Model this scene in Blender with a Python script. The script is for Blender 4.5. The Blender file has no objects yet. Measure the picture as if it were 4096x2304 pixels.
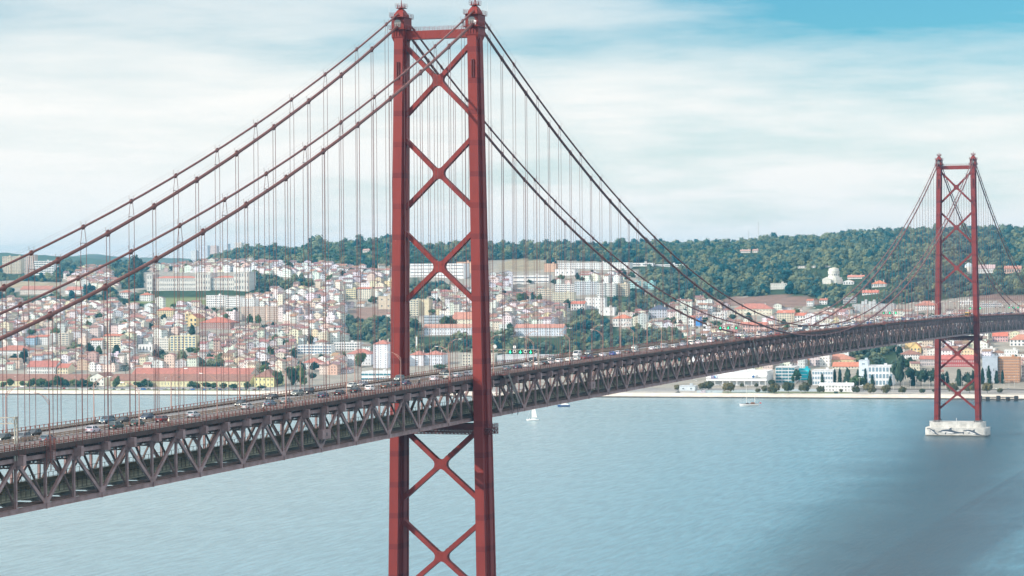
import bpy, math, random, os
import numpy as np
from mathutils import Vector, Matrix, noise
from mathutils.geometry import tessellate_polygon
R = random.Random(7)
SC = bpy.context.scene
COL = SC.collection
# ------------------------------------------------------------ camera
F = 10020.4
CAM = np.array([253.45, -689.5, 110.59])
YAW, PIT, ROL = math.radians(18.5398), math.radians(-0.2941), math.radians(-0.4160)
_fw = np.array([-math.sin(YAW)*math.cos(PIT), math.cos(YAW)*math.cos(PIT), math.sin(PIT)])
_r = np.array([math.cos(YAW), math.sin(YAW), 0.0]); _u = np.cross(_r, _fw)
_c, _s = math.cos(ROL), math.sin(ROL)
CR = _c*_r+_s*_u; CU = -_s*_r+_c*_u
cd = bpy.data.cameras.new('camera'); cam = bpy.data.objects.new('camera', cd); COL.objects.link(cam)
cd.sensor_width = 36.0; cd.lens = F*36/4096; cd.clip_start = 5; cd.clip_end = 60000
M = Matrix.Identity(4)
for i in range(3):
    M[i][0] = CR[i]; M[i][1] = CU[i]; M[i][2] = -_fw[i]; M[i][3] = CAM[i]
cam.matrix_world = M
SC.camera = cam
# ------------------------------------------------------------ sun + world
SUN_EL = 30.0
sdir = Vector((-0.74, -0.68, 0)).normalized()*math.cos(math.radians(SUN_EL)) + Vector((0, 0, math.sin(math.radians(SUN_EL))))
sl = bpy.data.lights.new('sun', 'SUN'); sl.energy = 3.1; sl.angle = math.radians(0.5); sl.color = (1.0, 0.90, 0.78)
so = bpy.data.objects.new('sun', sl); COL.objects.link(so)
so.rotation_euler = sdir.to_track_quat('Z', 'Y').to_euler(); so.location = (-600, -600, 500)
world = bpy.data.worlds.new("World"); SC.world = world; world.use_nodes = True
nt = world.node_tree; nt.nodes.clear()
def N(nt, t, **k):
    n = nt.nodes.new(t)
    for a, b in k.items(): setattr(n, a, b)
    return n
def L(nt, a, b): nt.links.new(a, b)
sky = N(nt, 'ShaderNodeTexSky', sky_type='NISHITA'); sky.sun_disc = False
sky.sun_elevation = math.radians(SUN_EL); sky.sun_rotation = math.atan2(sdir.x, sdir.y)
sky.altitude = 100; sky.air_density = 1.0; sky.dust_density = 0.6; sky.ozone_density = 1.6
tc = N(nt, 'ShaderNodeTexCoord')
def skynoise(loc, scl, sc, det, rough, lo, hi):
    mp = N(nt, 'ShaderNodeMapping'); mp.inputs['Scale'].default_value = scl; mp.inputs['Location'].default_value = loc
    mp.inputs['Rotation'].default_value = (0.0, 0.10, 0.0)
    L(nt, tc.outputs['Generated'], mp.inputs['Vector'])
    nz = N(nt, 'ShaderNodeTexNoise'); nz.inputs['Scale'].default_value = sc; nz.inputs['Detail'].default_value = det; nz.inputs['Roughness'].default_value = rough
    L(nt, mp.outputs[0], nz.inputs['Vector'])
    mr = N(nt, 'ShaderNodeMapRange'); mr.inputs['From Min'].default_value = lo; mr.inputs['From Max'].default_value = hi
    mr.interpolation_type = 'SMOOTHSTEP'
    L(nt, nz.outputs['Fac'], mr.inputs['Value']); return mr.outputs[0]
def wm(op, a, b):
    n = N(nt, 'ShaderNodeMath', operation=op)
    for i, v in enumerate((a, b)):
        if v is None: continue
        if isinstance(v, (int, float)): n.inputs[i].default_value = v
        else: L(nt, v, n.inputs[i])
    return n.outputs[0]
sepd = N(nt, 'ShaderNodeSeparateXYZ'); L(nt, tc.outputs['Generated'], sepd.inputs[0])
streak = skynoise((0.3, 0.1, 0.35), (1.0, 1.0, 6.5), 3.4, 8.0, 0.58, 0.27, 0.54)
fine = skynoise((2.3, 0.4, 0.2), (1.0, 1.0, 7.0), 9.0, 9.0, 0.62, 0.30, 0.75)
hz = N(nt, 'ShaderNodeMapRange'); hz.inputs['From Min'].default_value = 0.0; hz.inputs['From Max'].default_value = 0.11
hz.inputs['To Min'].default_value = 1.0; hz.inputs['To Max'].default_value = 0.62; L(nt, sepd.outputs['Z'], hz.inputs['Value'])
# clear opening low in the north-east: a real gap in the cloud sheet
east = N(nt, 'ShaderNodeMapRange'); east.interpolation_type = 'SMOOTHSTEP'
east.inputs['From Min'].default_value = -0.32; east.inputs['From Max'].default_value = -0.10; L(nt, sepd.outputs['X'], east.inputs['Value'])
gapz = N(nt, 'ShaderNodeMapRange'); gapz.interpolation_type = 'SMOOTHSTEP'
gapz.inputs['From Min'].default_value = 0.066; gapz.inputs['From Max'].default_value = 0.115; L(nt, sepd.outputs['Z'], gapz.inputs['Value'])
eastend = N(nt, 'ShaderNodeMapRange'); eastend.interpolation_type = 'SMOOTHSTEP'
eastend.inputs['From Min'].default_value = 0.0; eastend.inputs['From Max'].default_value = 0.25; eastend.inputs['To Min'].default_value = 1.0; eastend.inputs['To Max'].default_value = 0.0; L(nt, sepd.outputs['X'], eastend.inputs['Value'])
gaptop = N(nt, 'ShaderNodeMapRange'); gaptop.interpolation_type = 'SMOOTHSTEP'
gaptop.inputs['From Min'].default_value = 0.16; gaptop.inputs['From Max'].default_value = 0.26; gaptop.inputs['To Min'].default_value = 1.0; gaptop.inputs['To Max'].default_value = 0.0; L(nt, sepd.outputs['Z'], gaptop.inputs['Value'])
gap = wm('MULTIPLY', wm('MULTIPLY', wm('MULTIPLY', east.outputs[0], gapz.outputs[0]), wm('MULTIPLY', eastend.outputs[0], gaptop.outputs[0])), 0.6)
cl = wm('MULTIPLY', wm('ADD', wm('MULTIPLY', streak, 0.75), wm('MULTIPLY', fine, 0.35)), hz.outputs[0])
cl = wm('ADD', cl, wm('MULTIPLY', wm('SUBTRACT', 1.0, gapz.outputs[0]), 0.22))
clf = N(nt, 'ShaderNodeMath', operation='SUBTRACT', use_clamp=True); L(nt, cl, clf.inputs[0]); L(nt, gap, clf.inputs[1])
tint = N(nt, 'ShaderNodeMix', data_type='RGBA', blend_type='MULTIPLY'); tint.inputs['Factor'].default_value = 1.0
L(nt, sky.outputs[0], tint.inputs['A']); tint.inputs['B'].default_value = (0.19, 0.44, 0.52, 1)
cm = N(nt, 'ShaderNodeMix', data_type='RGBA'); L(nt, clf.outputs[0], cm.inputs['Factor'])
L(nt, tint.outputs['Result'], cm.inputs['A']); 
# upper cloud veil, above the view, brightened with height as fill for shaded sides
up = N(nt, 'ShaderNodeMapRange'); up.interpolation_type = 'SMOOTHSTEP'
up.inputs['From Min'].default_value = 0.13; up.inputs['From Max'].default_value = 0.55; up.inputs['To Min'].default_value = 1.0; up.inputs['To Max'].default_value = 2.6; L(nt, sepd.outputs['Z'], up.inputs['Value'])
cs = N(nt, 'ShaderNodeVectorMath', operation='SCALE'); cs.inputs[0].default_value = (4.75, 4.62, 4.40); L(nt, up.outputs[0], cs.inputs['Scale']); L(nt, cs.outputs[0], cm.inputs['B'])
bg = N(nt, 'ShaderNodeBackground'); bg.inputs['Strength'].default_value = 0.125
L(nt, cm.outputs['Result'], bg.inputs['Color'])
wo = N(nt, 'ShaderNodeOutputWorld'); L(nt, bg.outputs[0], wo.inputs['Surface'])
SC.view_settings.view_transform = 'Standard'; SC.view_settings.look = 'None'
SC.view_settings.exposure = 0.86; SC.view_settings.gamma = 1.0
SC.cycles.max_bounces = 5; SC.cycles.diffuse_bounces = 2; SC.cycles.glossy_bounces = 2; SC.cycles.volume_bounces = 0
SC.cycles.transparent_max_bounces = 4
HAZE = 6.0e-5
HAZEC = (0.16, 0.60, 0.95)

# ------------------------------------------------------------ materials
def rgb(*c): return (c[0], c[1], c[2], 1)
MATS = {}
def mat(name, col, rough=0.6, metal=0.0, var=0.0, vs=1.0, emis=None, spec=0.4, col2=None):
    if name in MATS: return MATS[name]
    m = bpy.data.materials.new(name); m.use_nodes = True; t = m.node_tree; b = t.nodes['Principled BSDF']
    b.inputs['Roughness'].default_value = rough; b.inputs['Metallic'].default_value = metal
    b.inputs['Specular IOR Level'].default_value = spec
    b.inputs['Base Color'].default_value = rgb(*col)
    if var:
        c = N(t, 'ShaderNodeTexCoord'); n = N(t, 'ShaderNodeTexNoise'); n.inputs['Scale'].default_value = vs; n.inputs['Detail'].default_value = 6
        n.inputs['Roughness'].default_value = 0.65
        L(t, c.outputs['Object'], n.inputs['Vector'])
        rp = N(t, 'ShaderNodeMapRange'); rp.inputs['From Min'].default_value = 0.3; rp.inputs['From Max'].default_value = 0.7
        L(t, n.outputs['Fac'], rp.inputs['Value'])
        x = N(t, 'ShaderNodeMix', data_type='RGBA'); L(t, rp.outputs[0], x.inputs['Factor'])
        c2 = col2 or tuple(v*(1-var) for v in col)
        x.inputs['A'].default_value = rgb(*c2); x.inputs['B'].default_value = rgb(*[min(1, v*(1+var*0.5)) for v in col])
        L(t, x.outputs['Result'], b.inputs['Base Color'])
    if emis:
        b.inputs['Emission Color'].default_value = rgb(*emis[:3]); b.inputs['Emission Strength'].default_value = emis[3]
    MATS[name] = m; return m
RED = (0.36, 0.050, 0.036)
def tower_mat():
    m = bpy.data.materials.new('tower_red_paint'); m.use_nodes = True; t = m.node_tree; b = t.nodes['Principled BSDF']
    b.inputs['Roughness'].default_value = 0.55; b.inputs['Specular IOR Level'].default_value = 0.2
    c = N(t, 'ShaderNodeTexCoord'); s = N(t, 'ShaderNodeSeparateXYZ'); L(t, c.outputs['Object'], s.inputs[0])
    def ma(op, a, bb):
        n = N(t, 'ShaderNodeMath', operation=op)
        for i, v in enumerate((a, bb)):
            if isinstance(v, (int, float)): n.inputs[i].default_value = v
            elif v is not None: L(t, v, n.inputs[i])
        return n.outputs[0]
    zz = ma('SUBTRACT', s.outputs['Z'], 148.4-9.07*20)
    md = ma('MODULO', zz, 9.07)
    band = ma('MULTIPLY', ma('LESS_THAN', md, 1.55), 0.48)
    seam = ma('MULTIPLY', ma('LESS_THAN', md, 0.12), 0.4)
    cell = ma('FLOOR', ma('DIVIDE', zz, 9.07), 0)
    wn = N(t, 'ShaderNodeTexWhiteNoise', noise_dimensions='1D'); L(t, cell, wn.inputs['W'])
    n1 = N(t, 'ShaderNodeTexNoise'); n1.inputs['Scale'].default_value = 0.22; n1.inputs['Detail'].default_value = 7; n1.inputs['Roughness'].default_value = .7
    mp = N(t, 'ShaderNodeMapping'); mp.inputs['Scale'].default_value = (1.5, 1.5, 0.35); L(t, c.outputs['Object'], mp.inputs['Vector']); L(t, mp.outputs[0], n1.inputs['Vector'])
    dark = ma('ADD', ma('ADD', band, seam), ma('MULTIPLY', ma('SUBTRACT', n1.outputs['Fac'], 0.47), 1.1))
    dark = ma('ADD', dark, ma('MULTIPLY', wn.outputs['Value'], 0.18))
    x = N(t, 'ShaderNodeMix', data_type='RGBA'); L(t, dark, x.inputs['Factor'])
    x.inputs['A'].default_value = rgb(0.215, 0.032, 0.026); x.inputs['B'].default_value = rgb(0.11, 0.015, 0.017)
    # chalky worn paint patches
    n2 = N(t, 'ShaderNodeTexNoise'); n2.inputs['Scale'].default_value = 0.5; n2.inputs['Detail'].default_value = 9; n2.inputs['Roughness'].default_value = .75
    L(t, c.outputs['Object'], n2.inputs['Vector'])
    r2 = N(t, 'ShaderNodeMapRange'); r2.inputs['From Min'].default_value = .66; r2.inputs['From Max'].default_value = .72; r2.inputs['To Max'].default_value = 0.5
    L(t, n2.outputs['Fac'], r2.inputs['Value'])
    y = N(t, 'ShaderNodeMix', data_type='RGBA'); L(t, r2.outputs[0], y.inputs['Factor']); L(t, x.outputs['Result'], y.inputs['A']); y.inputs['B'].default_value = rgb(0.42, 0.22, 0.20)
    L(t, y.outputs['Result'], b.inputs['Base Color']); MATS['tower'] = m; return m
TOWER = tower_mat()
RED2 = mat('brace_red_paint', (0.215, 0.031, 0.026), 0.55, var=0.45, vs=0.35, spec=.2)
DRED = mat('dark_red_steel', (0.13, 0.022, 0.022), 0.6, var=0.3, vs=0.5)
CABLE = mat('cable_red_steel', (0.17, 0.062, 0.055), 0.6, var=0.3, vs=0.8)
ROPE = mat('hanger_rope', (0.13, 0.055, 0.055), 0.6)
TRUSS = mat('mauve_truss_paint', (0.32, 0.215, 0.21), 0.6, var=0.4, vs=0.45, col2=(0.19, 0.115, 0.11))
TRUSSD = mat('dark_truss_steel', (0.19, 0.135, 0.125), 0.75, var=0.4, vs=0.3)  # darker steel tone for the members inside the truss
FASC = mat('brown_fascia', (0.080, 0.048, 0.042), 0.8, var=0.4, vs=0.4)
RAILR = mat('rust_red_railing', (0.23, 0.075, 0.06), 0.6, var=0.3, vs=1.0)
RAILB = mat('brown_guard_rail', (0.30, 0.22, 0.17), 0.6, var=0.3, vs=0.7)
ASPH = mat('asphalt', (0.18, 0.18, 0.185), 0.85, var=0.25, vs=0.25)
PAINTW = mat('white_marking', (0.55, 0.55, 0.53), 0.7)
LAMPM = mat('salmon_lamp_pole', (0.42, 0.24, 0.20), 0.5)
GANTM = mat('cream_gantry_steel', (0.42, 0.39, 0.33), 0.6, var=0.2, vs=1)
BLK = mat('black_panel', (0.01, 0.012, 0.012), 0.5)
GREENL = mat('green_signal', (0.0, 0.3, 0.12), 0.5, emis=(0.05, 1.0, 0.45, 1.6))
WHT = mat('white_paint', (0.75, 0.75, 0.74), 0.5)
GLASS = mat('dark_window_glass', (0.03, 0.045, 0.06), 0.12, spec=0.7)
CONC = mat('pale_concrete', (0.62, 0.60, 0.57), 0.85, var=0.3, vs=0.25)
CONCD = mat('wet_dark_concrete', (0.12, 0.11, 0.09), 0.8)
CREAM = mat('rail_concrete', (0.34, 0.31, 0.23), 0.9, var=0.4, vs=0.25)
DBLUE = mat('grey_mural_paint', (0.07, 0.085, 0.11), 0.8)

def objcol_mat(name, rough, windows=False, roof=False):
    m = bpy.data.materials.new(name); m.use_nodes = True; t = m.node_tree; b = t.nodes['Principled BSDF']; b.inputs['Roughness'].default_value = rough
    oi = N(t, 'ShaderNodeObjectInfo'); c = N(t, 'ShaderNodeTexCoord')
    at = N(t, 'ShaderNodeVertexColor', layer_name='Col')
    base = N(t, 'ShaderNodeMix', data_type='RGBA', blend_type='MULTIPLY'); base.inputs['Factor'].default_value = 1
    L(t, oi.outputs['Color'], base.inputs['A']); L(t, at.outputs['Color'], base.inputs['B'])
    n1 = N(t, 'ShaderNodeTexNoise'); n1.inputs['Scale'].default_value = 0.35; n1.inputs['Detail'].default_value = 6
    L(t, c.outputs['Object'], n1.inputs['Vector'])
    def ma(op, *a):
        n = N(t, 'ShaderNodeMath', operation=op)
        for i, v in enumerate(a):
            if isinstance(v, (int, float)): n.inputs[i].default_value = v
            else: L(t, v, n.inputs[i])
        return n.outputs[0]
    k = ma('ADD', ma('MULTIPLY', n1.outputs['Fac'], 0.5 if not roof else 0.9), 0.72 if not roof else 0.5)
    v = N(t, 'ShaderNodeVectorMath', operation='SCALE'); L(t, base.outputs['Result'], v.inputs[0]); L(t, k, v.inputs['Scale'])
    out = v.outputs[0]
    if windows:
        u = N(t, 'ShaderNodeSeparateXYZ'); L(t, c.outputs['UV'], u.inputs[0])
        # window rhythm differs from house to house
        pu = ma('ADD', ma('MULTIPLY', oi.outputs['Random'], 1.1), 2.1)
        fx = ma('FRACT', ma('DIVIDE', u.outputs['X'], pu)); fy = ma('FRACT', ma('DIVIDE', u.outputs['Y'], 2.9))
        wx = ma('MULTIPLY', ma('GREATER_THAN', fx, 0.32), ma('LESS_THAN', fx, 0.70))
        wy = ma('MULTIPLY', ma('GREATER_THAN', fy, 0.30), ma('LESS_THAN', fy, 0.80))
        w = ma('MULTIPLY', wx, wy); w = ma('MULTIPLY', w, ma('GREATER_THAN', u.outputs['X'], 0.0))
        ce = N(t, 'ShaderNodeCombineXYZ'); L(t, ma('FLOOR', ma('DIVIDE', u.outputs['X'], pu)), ce.inputs[0]); L(t, ma('FLOOR', ma('DIVIDE', u.outputs['Y'], 2.9)), ce.inputs[1]); L(t, oi.outputs['Random'], ce.inputs[2])
        wn = N(t, 'ShaderNodeTexWhiteNoise'); L(t, ce.outputs[0], wn.inputs['Vector'])
        w = ma('MULTIPLY', w, ma('ADD', ma('MULTIPLY', wn.outputs['Value'], 0.6), 0.4))
        x = N(t, 'ShaderNodeMix', data_type='RGBA'); L(t, w, x.inputs['Factor']); L(t, out, x.inputs['A']); x.inputs['B'].default_value = rgb(0.045, 0.05, 0.06)
        out = x.outputs['Result']
    L(t, out, b.inputs['Base Color']); MATS[name] = m; return m
WALLW = objcol_mat('rendered_wall_with_windows', 0.85, windows=True)
WALLP = objcol_mat('rendered_wall', 0.85)
ROOFM = objcol_mat('clay_tile_roof', 0.85, roof=True)
PAINTM = objcol_mat('vehicle_paint', 0.3)

def foliage(name, a, b2, scale=0.35):
    m = bpy.data.materials.new(name); m.use_nodes = True; t = m.node_tree; b = t.nodes['Principled BSDF']; b.inputs['Roughness'].default_value = 0.75
    b.inputs['Specular IOR Level'].default_value = 0.15
    oi = N(t, 'ShaderNodeObjectInfo'); g = N(t, 'ShaderNodeNewGeometry'); n = N(t, 'ShaderNodeTexNoise'); n.inputs['Scale'].default_value = scale; n.inputs['Detail'].default_value = 3
    L(t, g.outputs['Position'], n.inputs['Vector'])
    s = N(t, 'ShaderNodeMath', operation='ADD'); L(t, n.outputs['Fac'], s.inputs[0]); L(t, oi.outputs['Random'], s.inputs[1])
    s2 = N(t, 'ShaderNodeMapRange'); s2.inputs['From Min'].default_value = 0.62; s2.inputs['From Max'].default_value = 1.38; L(t, s.outputs[0], s2.inputs['Value'])
    x = N(t, 'ShaderNodeMix', data_type='RGBA'); L(t, s2.outputs[0], x.inputs['Factor']); x.inputs['A'].default_value = rgb(*a); x.inputs['B'].default_value = rgb(*b2)
    L(t, x.outputs['Result'], b.inputs['Base Color'])
    MATS[name] = m; return m
FOREST = foliage('forest_leaves', (0.010, 0.065, 0.070), (0.17, 0.19, 0.105), 0.012)  # leaf tones shifted blue, carrying part of the distance haze
PINE = foliage('pine_leaves', (0.030, 0.085, 0.050), (0.060, 0.120, 0.060), 0.05)
LEAF = foliage('town_tree_leaves', (0.022, 0.060, 0.030), (0.090, 0.125, 0.045), 0.3)
DLEAF = foliage('dark_conifer_leaves', (0.015, 0.040, 0.030), (0.040, 0.070, 0.045), 0.3)
OLEAF = foliage('olive_round_tree_leaves', (0.050, 0.060, 0.030), (0.120, 0.105, 0.050), 0.3)
BARK = mat('bark', (0.10, 0.075, 0.05), 0.9)

# ------------------------------------------------------------ mesh building
class MB:
    def __init__(s): s.v = []; s.f = []; s.mi = []; s.uv = {}; s.col = {}; s.cur = 0; s.cc = None
    def face(s, idx, uv=None):
        if uv: s.uv[len(s.f)] = uv
        if s.cc: s.col[len(s.f)] = s.cc
        s.f.append(tuple(idx)); s.mi.append(s.cur)
    def quadp(s, pts, uv=None):
        b = len(s.v); s.v += [tuple(p) for p in pts]; s.face(range(b, b+len(pts)), uv)
    def box(s, x0, x1, y0, y1, z0, z1):
        b = len(s.v)
        s.v += [(x0, y0, z0), (x1, y0, z0), (x1, y1, z0), (x0, y1, z0), (x0, y0, z1), (x1, y0, z1), (x1, y1, z1), (x0, y1, z1)]
        for q in ((0, 3, 2, 1), (4, 5, 6, 7), (0, 1, 5, 4), (1, 2, 6, 5), (2, 3, 7, 6), (3, 0, 4, 7)): s.face([b+i for i in q])
    def beam(s, p, q, w, h, up=(0, 0, 1)):
        p = Vector(p); q = Vector(q); d = (q-p).normalized(); up = Vector(up)
        a = d.cross(up)
        if a.length < 1e-4: a = Vector((1, 0, 0))
        a.normalize(); c = a.cross(d).normalized()
        b = len(s.v)
        for e in (p, q):
            for i, j in ((-1, -1), (1, -1), (1, 1), (-1, 1)): s.v.append(tuple(e+a*(i*w/2)+c*(j*h/2)))
        for k in ((0, 3, 2, 1), (4, 5, 6, 7), (0, 1, 5, 4), (1, 2, 6, 5), (2, 3, 7, 6), (3, 0, 4, 7)): s.face([b+i for i in k])
    def tube(s, pts, r, n=8, cap=True):
        pts = [Vector(p) for p in pts]; b = len(s.v); rr = r if isinstance(r, (list, tuple)) else [r]*len(pts)
        for i, p in enumerate(pts):
            d = (pts[min(i+1, len(pts)-1)]-pts[max(i-1, 0)]).normalized()
            a = d.cross(Vector((1, 0, 0)) if abs(d.x) < 0.9 else Vector((0, 1, 0))).normalized(); c = d.cross(a)
            for k in range(n):
                t = 2*math.pi*k/n; s.v.append(tuple(p+a*(rr[i]*math.cos(t))+c*(rr[i]*math.sin(t))))
        for i in range(len(pts)-1):
            for k in range(n):
                s.face((b+i*n+k, b+i*n+(k+1) % n, b+(i+1)*n+(k+1) % n, b+(i+1)*n+k))
        if cap:
            s.face([b+k for k in range(n)][::-1]); s.face([b+(len(pts)-1)*n+k for k in range(n)])
    def prism(s, poly, a0, a1, axis='y'):
        # poly: list of (u,v); axis y -> (x,z); axis x -> (y,z); axis z -> (x,y)
        n = len(poly); b = len(s.v)
        for a in (a0, a1):
            for (u, w) in poly: s.v.append((u, a, w) if axis == 'y' else ((a, u, w) if axis == 'x' else (u, w, a)))
        tris = tessellate_polygon([[Vector((u, w, 0)) for u, w in poly]])
        for t in tris:
            s.face([b+i for i in t]); s.face([b+n+i for i in t][::-1])
        for i in range(n):
            j = (i+1) % n; s.face((b+i, b+j, b+n+j, b+n+i))
    def loft(s, rings, closed=True, cap=True):
        b = len(s.v); n = len(rings[0])
        for r in rings: s.v += [tuple(p) for p in r]
        for i in range(len(rings)-1):
            for k in range(n if closed else n-1):
                s.face((b+i*n+k, b+i*n+(k+1) % n, b+(i+1)*n+(k+1) % n, b+(i+1)*n+k))
        if cap: s.face([b+k for k in range(n)][::-1]); s.face([b+(len(rings)-1)*n+k for k in range(n)])
    def mesh(s, name, mats, recalc=True, smooth=False):
        me = bpy.data.meshes.new(name); me.from_pydata(s.v, [], s.f)
        for m in (mats if isinstance(mats, (list, tuple)) else [mats]): me.materials.append(m)
        if any(s.mi): me.polygons.foreach_set('material_index', s.mi)
        if recalc:
            import bmesh
            bm = bmesh.new(); bm.from_mesh(me); bmesh.ops.recalc_face_normals(bm, faces=bm.faces); bm.to_mesh(me); bm.free()
        if s.uv:
            ul = me.uv_layers.new(name='UVMap')
            for fi, uv in s.uv.items():
                # uv given per vertex of the face as dict by vertex order before recalculation
                p = me.polygons[fi]; m_ = {vi: c for vi, c in zip(s.f[fi], uv)}
                for li in p.loop_indices: ul.data[li].uv = m_[me.loops[li].vertex_index]
        ca = me.color_attributes.new(name='Col', type='FLOAT_COLOR', domain='CORNER')
        arr = np.ones((len(me.loops), 4), dtype=np.float32)
        for fi, c in s.col.items():
            for li in me.polygons[fi].loop_indices: arr[li, :3] = c
        ca.data.foreach_set('color', arr.ravel())
        if smooth: me.polygons.foreach_set('use_smooth', [True]*len(me.polygons))
        me.update(); return me
    def obj(s, name, mats, parent=None, loc=(0, 0, 0), recalc=True, smooth=False):
        o = bpy.data.objects.new(name, s.mesh(name, mats, recalc, smooth)); COL.objects.link(o)
        o.location = loc
        if parent: o.parent = parent
        return o
def link(name, me, parent=None, loc=(0, 0, 0), rot=0.0, color=None, scale=None):
    o = bpy.data.objects.new(name, me); COL.objects.link(o); o.location = loc; o.rotation_euler = (0, 0, rot)
    if parent: o.parent = parent
    if color: o.color = (*color, 1)
    if scale: o.scale = scale
    return o
def empty(name, loc=(0, 0, 0), rot=0.0):
    o = bpy.data.objects.new(name, None); COL.objects.link(o); o.location = loc; o.rotation_euler = (0, 0, rot); o.empty_display_size = 0.5; return o
def tag(o, label=None, cat=None, group=None, kind=None):
    if label: o['label'] = label
    if cat: o['category'] = cat
    if group: o['group'] = group
    if kind: o['kind'] = kind
    return o
def rounded(poly, rad):
    out = []; n = len(poly)
    for i, p in enumerate(poly):
        r = rad[i] if isinstance(rad, (list, tuple)) else rad
        if r <= 0: out.append(p); continue
        P = Vector(p); A = Vector(poly[i-1]); B = Vector(poly[(i+1) % n]); a = (A-P); b = (B-P)
        la, lb = a.length, b.length; a.normalize(); b.normalize()
        ang = math.acos(max(-1, min(1, a.dot(b)))); t = min(r/math.tan(ang/2), la*0.48, lb*0.48); r2 = t*math.tan(ang/2)
        c = P+(a+b).normalized()*(r2/math.sin(ang/2)); s = P+a*t; e = P+b*t
        a0 = math.atan2(s.y-c.y, s.x-c.x); a1 = math.atan2(e.y-c.y, e.x-c.x); d = (a1-a0+math.pi) % (2*math.pi)-math.pi
        for k in range(7): th = a0+d*k/6; out.append((c.x+r2*math.cos(th), c.y+r2*math.sin(th)))
    return out
ORD = ['first', 'second', 'third', 'fourth', 'fifth', 'sixth', 'seventh', 'eighth', 'ninth', 'tenth', 'eleventh', 'twelfth', 'thirteenth', 'fourteenth', 'fifteenth', 'sixteenth', 'seventeenth', 'eighteenth', 'nineteenth']
TENS = {2: ('twenty', 'twentieth'), 3: ('thirty', 'thirtieth'), 4: ('forty', 'fortieth'), 5: ('fifty', 'fiftieth'), 6: ('sixty', 'sixtieth'), 7: ('seventy', 'seventieth'), 8: ('eighty', 'eightieth'), 9: ('ninety', 'ninetieth')}
def ordw(i):
    if i > 99: return 'hundredth' if i == 100 else 'hundred-and-'+ordw(i-100)
    if i <= 19: return ORD[i-1]
    a, b = divmod(i, 10)
    return TENS[a][1] if b == 0 else TENS[a][0]+'-'+ORD[b-1]

# ------------------------------------------------------------ geometry of view
FWH = np.array([-math.sin(YAW), math.cos(YAW)]); RH = np.array([math.cos(YAW), math.sin(YAW)])
def project(P):
    d = np.asarray(P, float)-CAM; w = d@_fw
    return 2048+F*(d@CR)/w, 1152-F*(d@CU)/w, w
def pray(px, py): return _fw+(px-2048)/F*CR-(py-1152)/F*CU
def sd(px): return 2395-(px/4096.0)*236
def xy_of(px, d): return CAM[:2]+FWH*d+RH*((px-2048)/F*d)
def pd_of(x, y):
    v = np.array([x-CAM[0], y-CAM[1]]); d = v@FWH; return 2048+F*(v@RH)/d, d
EK = [0, 10, 60, 150, 300, 500, 700, 1000, 1300, 1700, 2300, 3300, 5000]
PK = [-600, 0, 700, 1000, 1500, 2048, 2500, 3000, 3600, 4096, 4700]
#        0   10   60  150 300 500 700 1000 1300 1700 2300 3300
HT = [[3.4, 3.7, 4.5, 8, 19, 37, 57, 92, 108, 113, 119, 105, 40],
      [3.4, 3.7, 4.5, 8, 19, 37, 57, 92, 108, 113, 119, 105, 40],
      [3.4, 3.7, 4.5, 8, 20, 38, 60, 95, 114, 120, 124, 112, 40],
      [3.4, 3.7, 4.5, 8, 20, 39, 62, 96, 122, 140, 146, 140, 60],
      [3.4, 3.7, 4.5, 8, 20, 39, 62, 93, 123, 150, 159, 148, 60],
      [3.4, 3.7, 4.5, 8, 20, 42, 62, 92, 120, 146, 159, 145, 60],
      [3.4, 3.7, 4.5, 8, 22, 44, 62, 92, 122, 145, 159, 148, 60],
      [3.4, 3.7, 4.5, 8, 24, 46, 66, 96, 122, 144, 160, 150, 60],
      [3.4, 3.7, 4.5, 9, 28, 52, 70, 102, 130, 154, 172, 160, 60],
      [3.4, 3.7, 4.5, 9, 29, 54, 72, 106, 134, 158, 176, 165, 60],
      [3.4, 3.7, 4.5, 9, 29, 54, 72, 106, 134, 158, 176, 165, 60]]
HT = np.array(HT, float)
def hraw(px, e):
    col = [np.interp(e, EK, HT[i]) for i in range(len(PK))]
    return float(np.interp(px, PK, col))
def hgt(x, y):
    px, d = pd_of(x, y); e = d-sd(px)
    z = hraw(px, e)
    a = min(1.0, max(0.0, (e-150)/900))
    return z+a*(noise.noise((x*0.004, y*0.004, 1.3))*9+noise.noise((x*0.013, y*0.013, 4.1))*3)
def ground_at(px, py):
    r = pray(px, py); d = sd(px)+11.0
    while d < 7500:
        P = CAM+r*(d/(r[:2]@FWH))
        if hgt(P[0], P[1]) >= P[2]: return np.array([P[0], P[1], hgt(P[0], P[1])]), d
        d += 4.0
    return None, None

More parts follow.
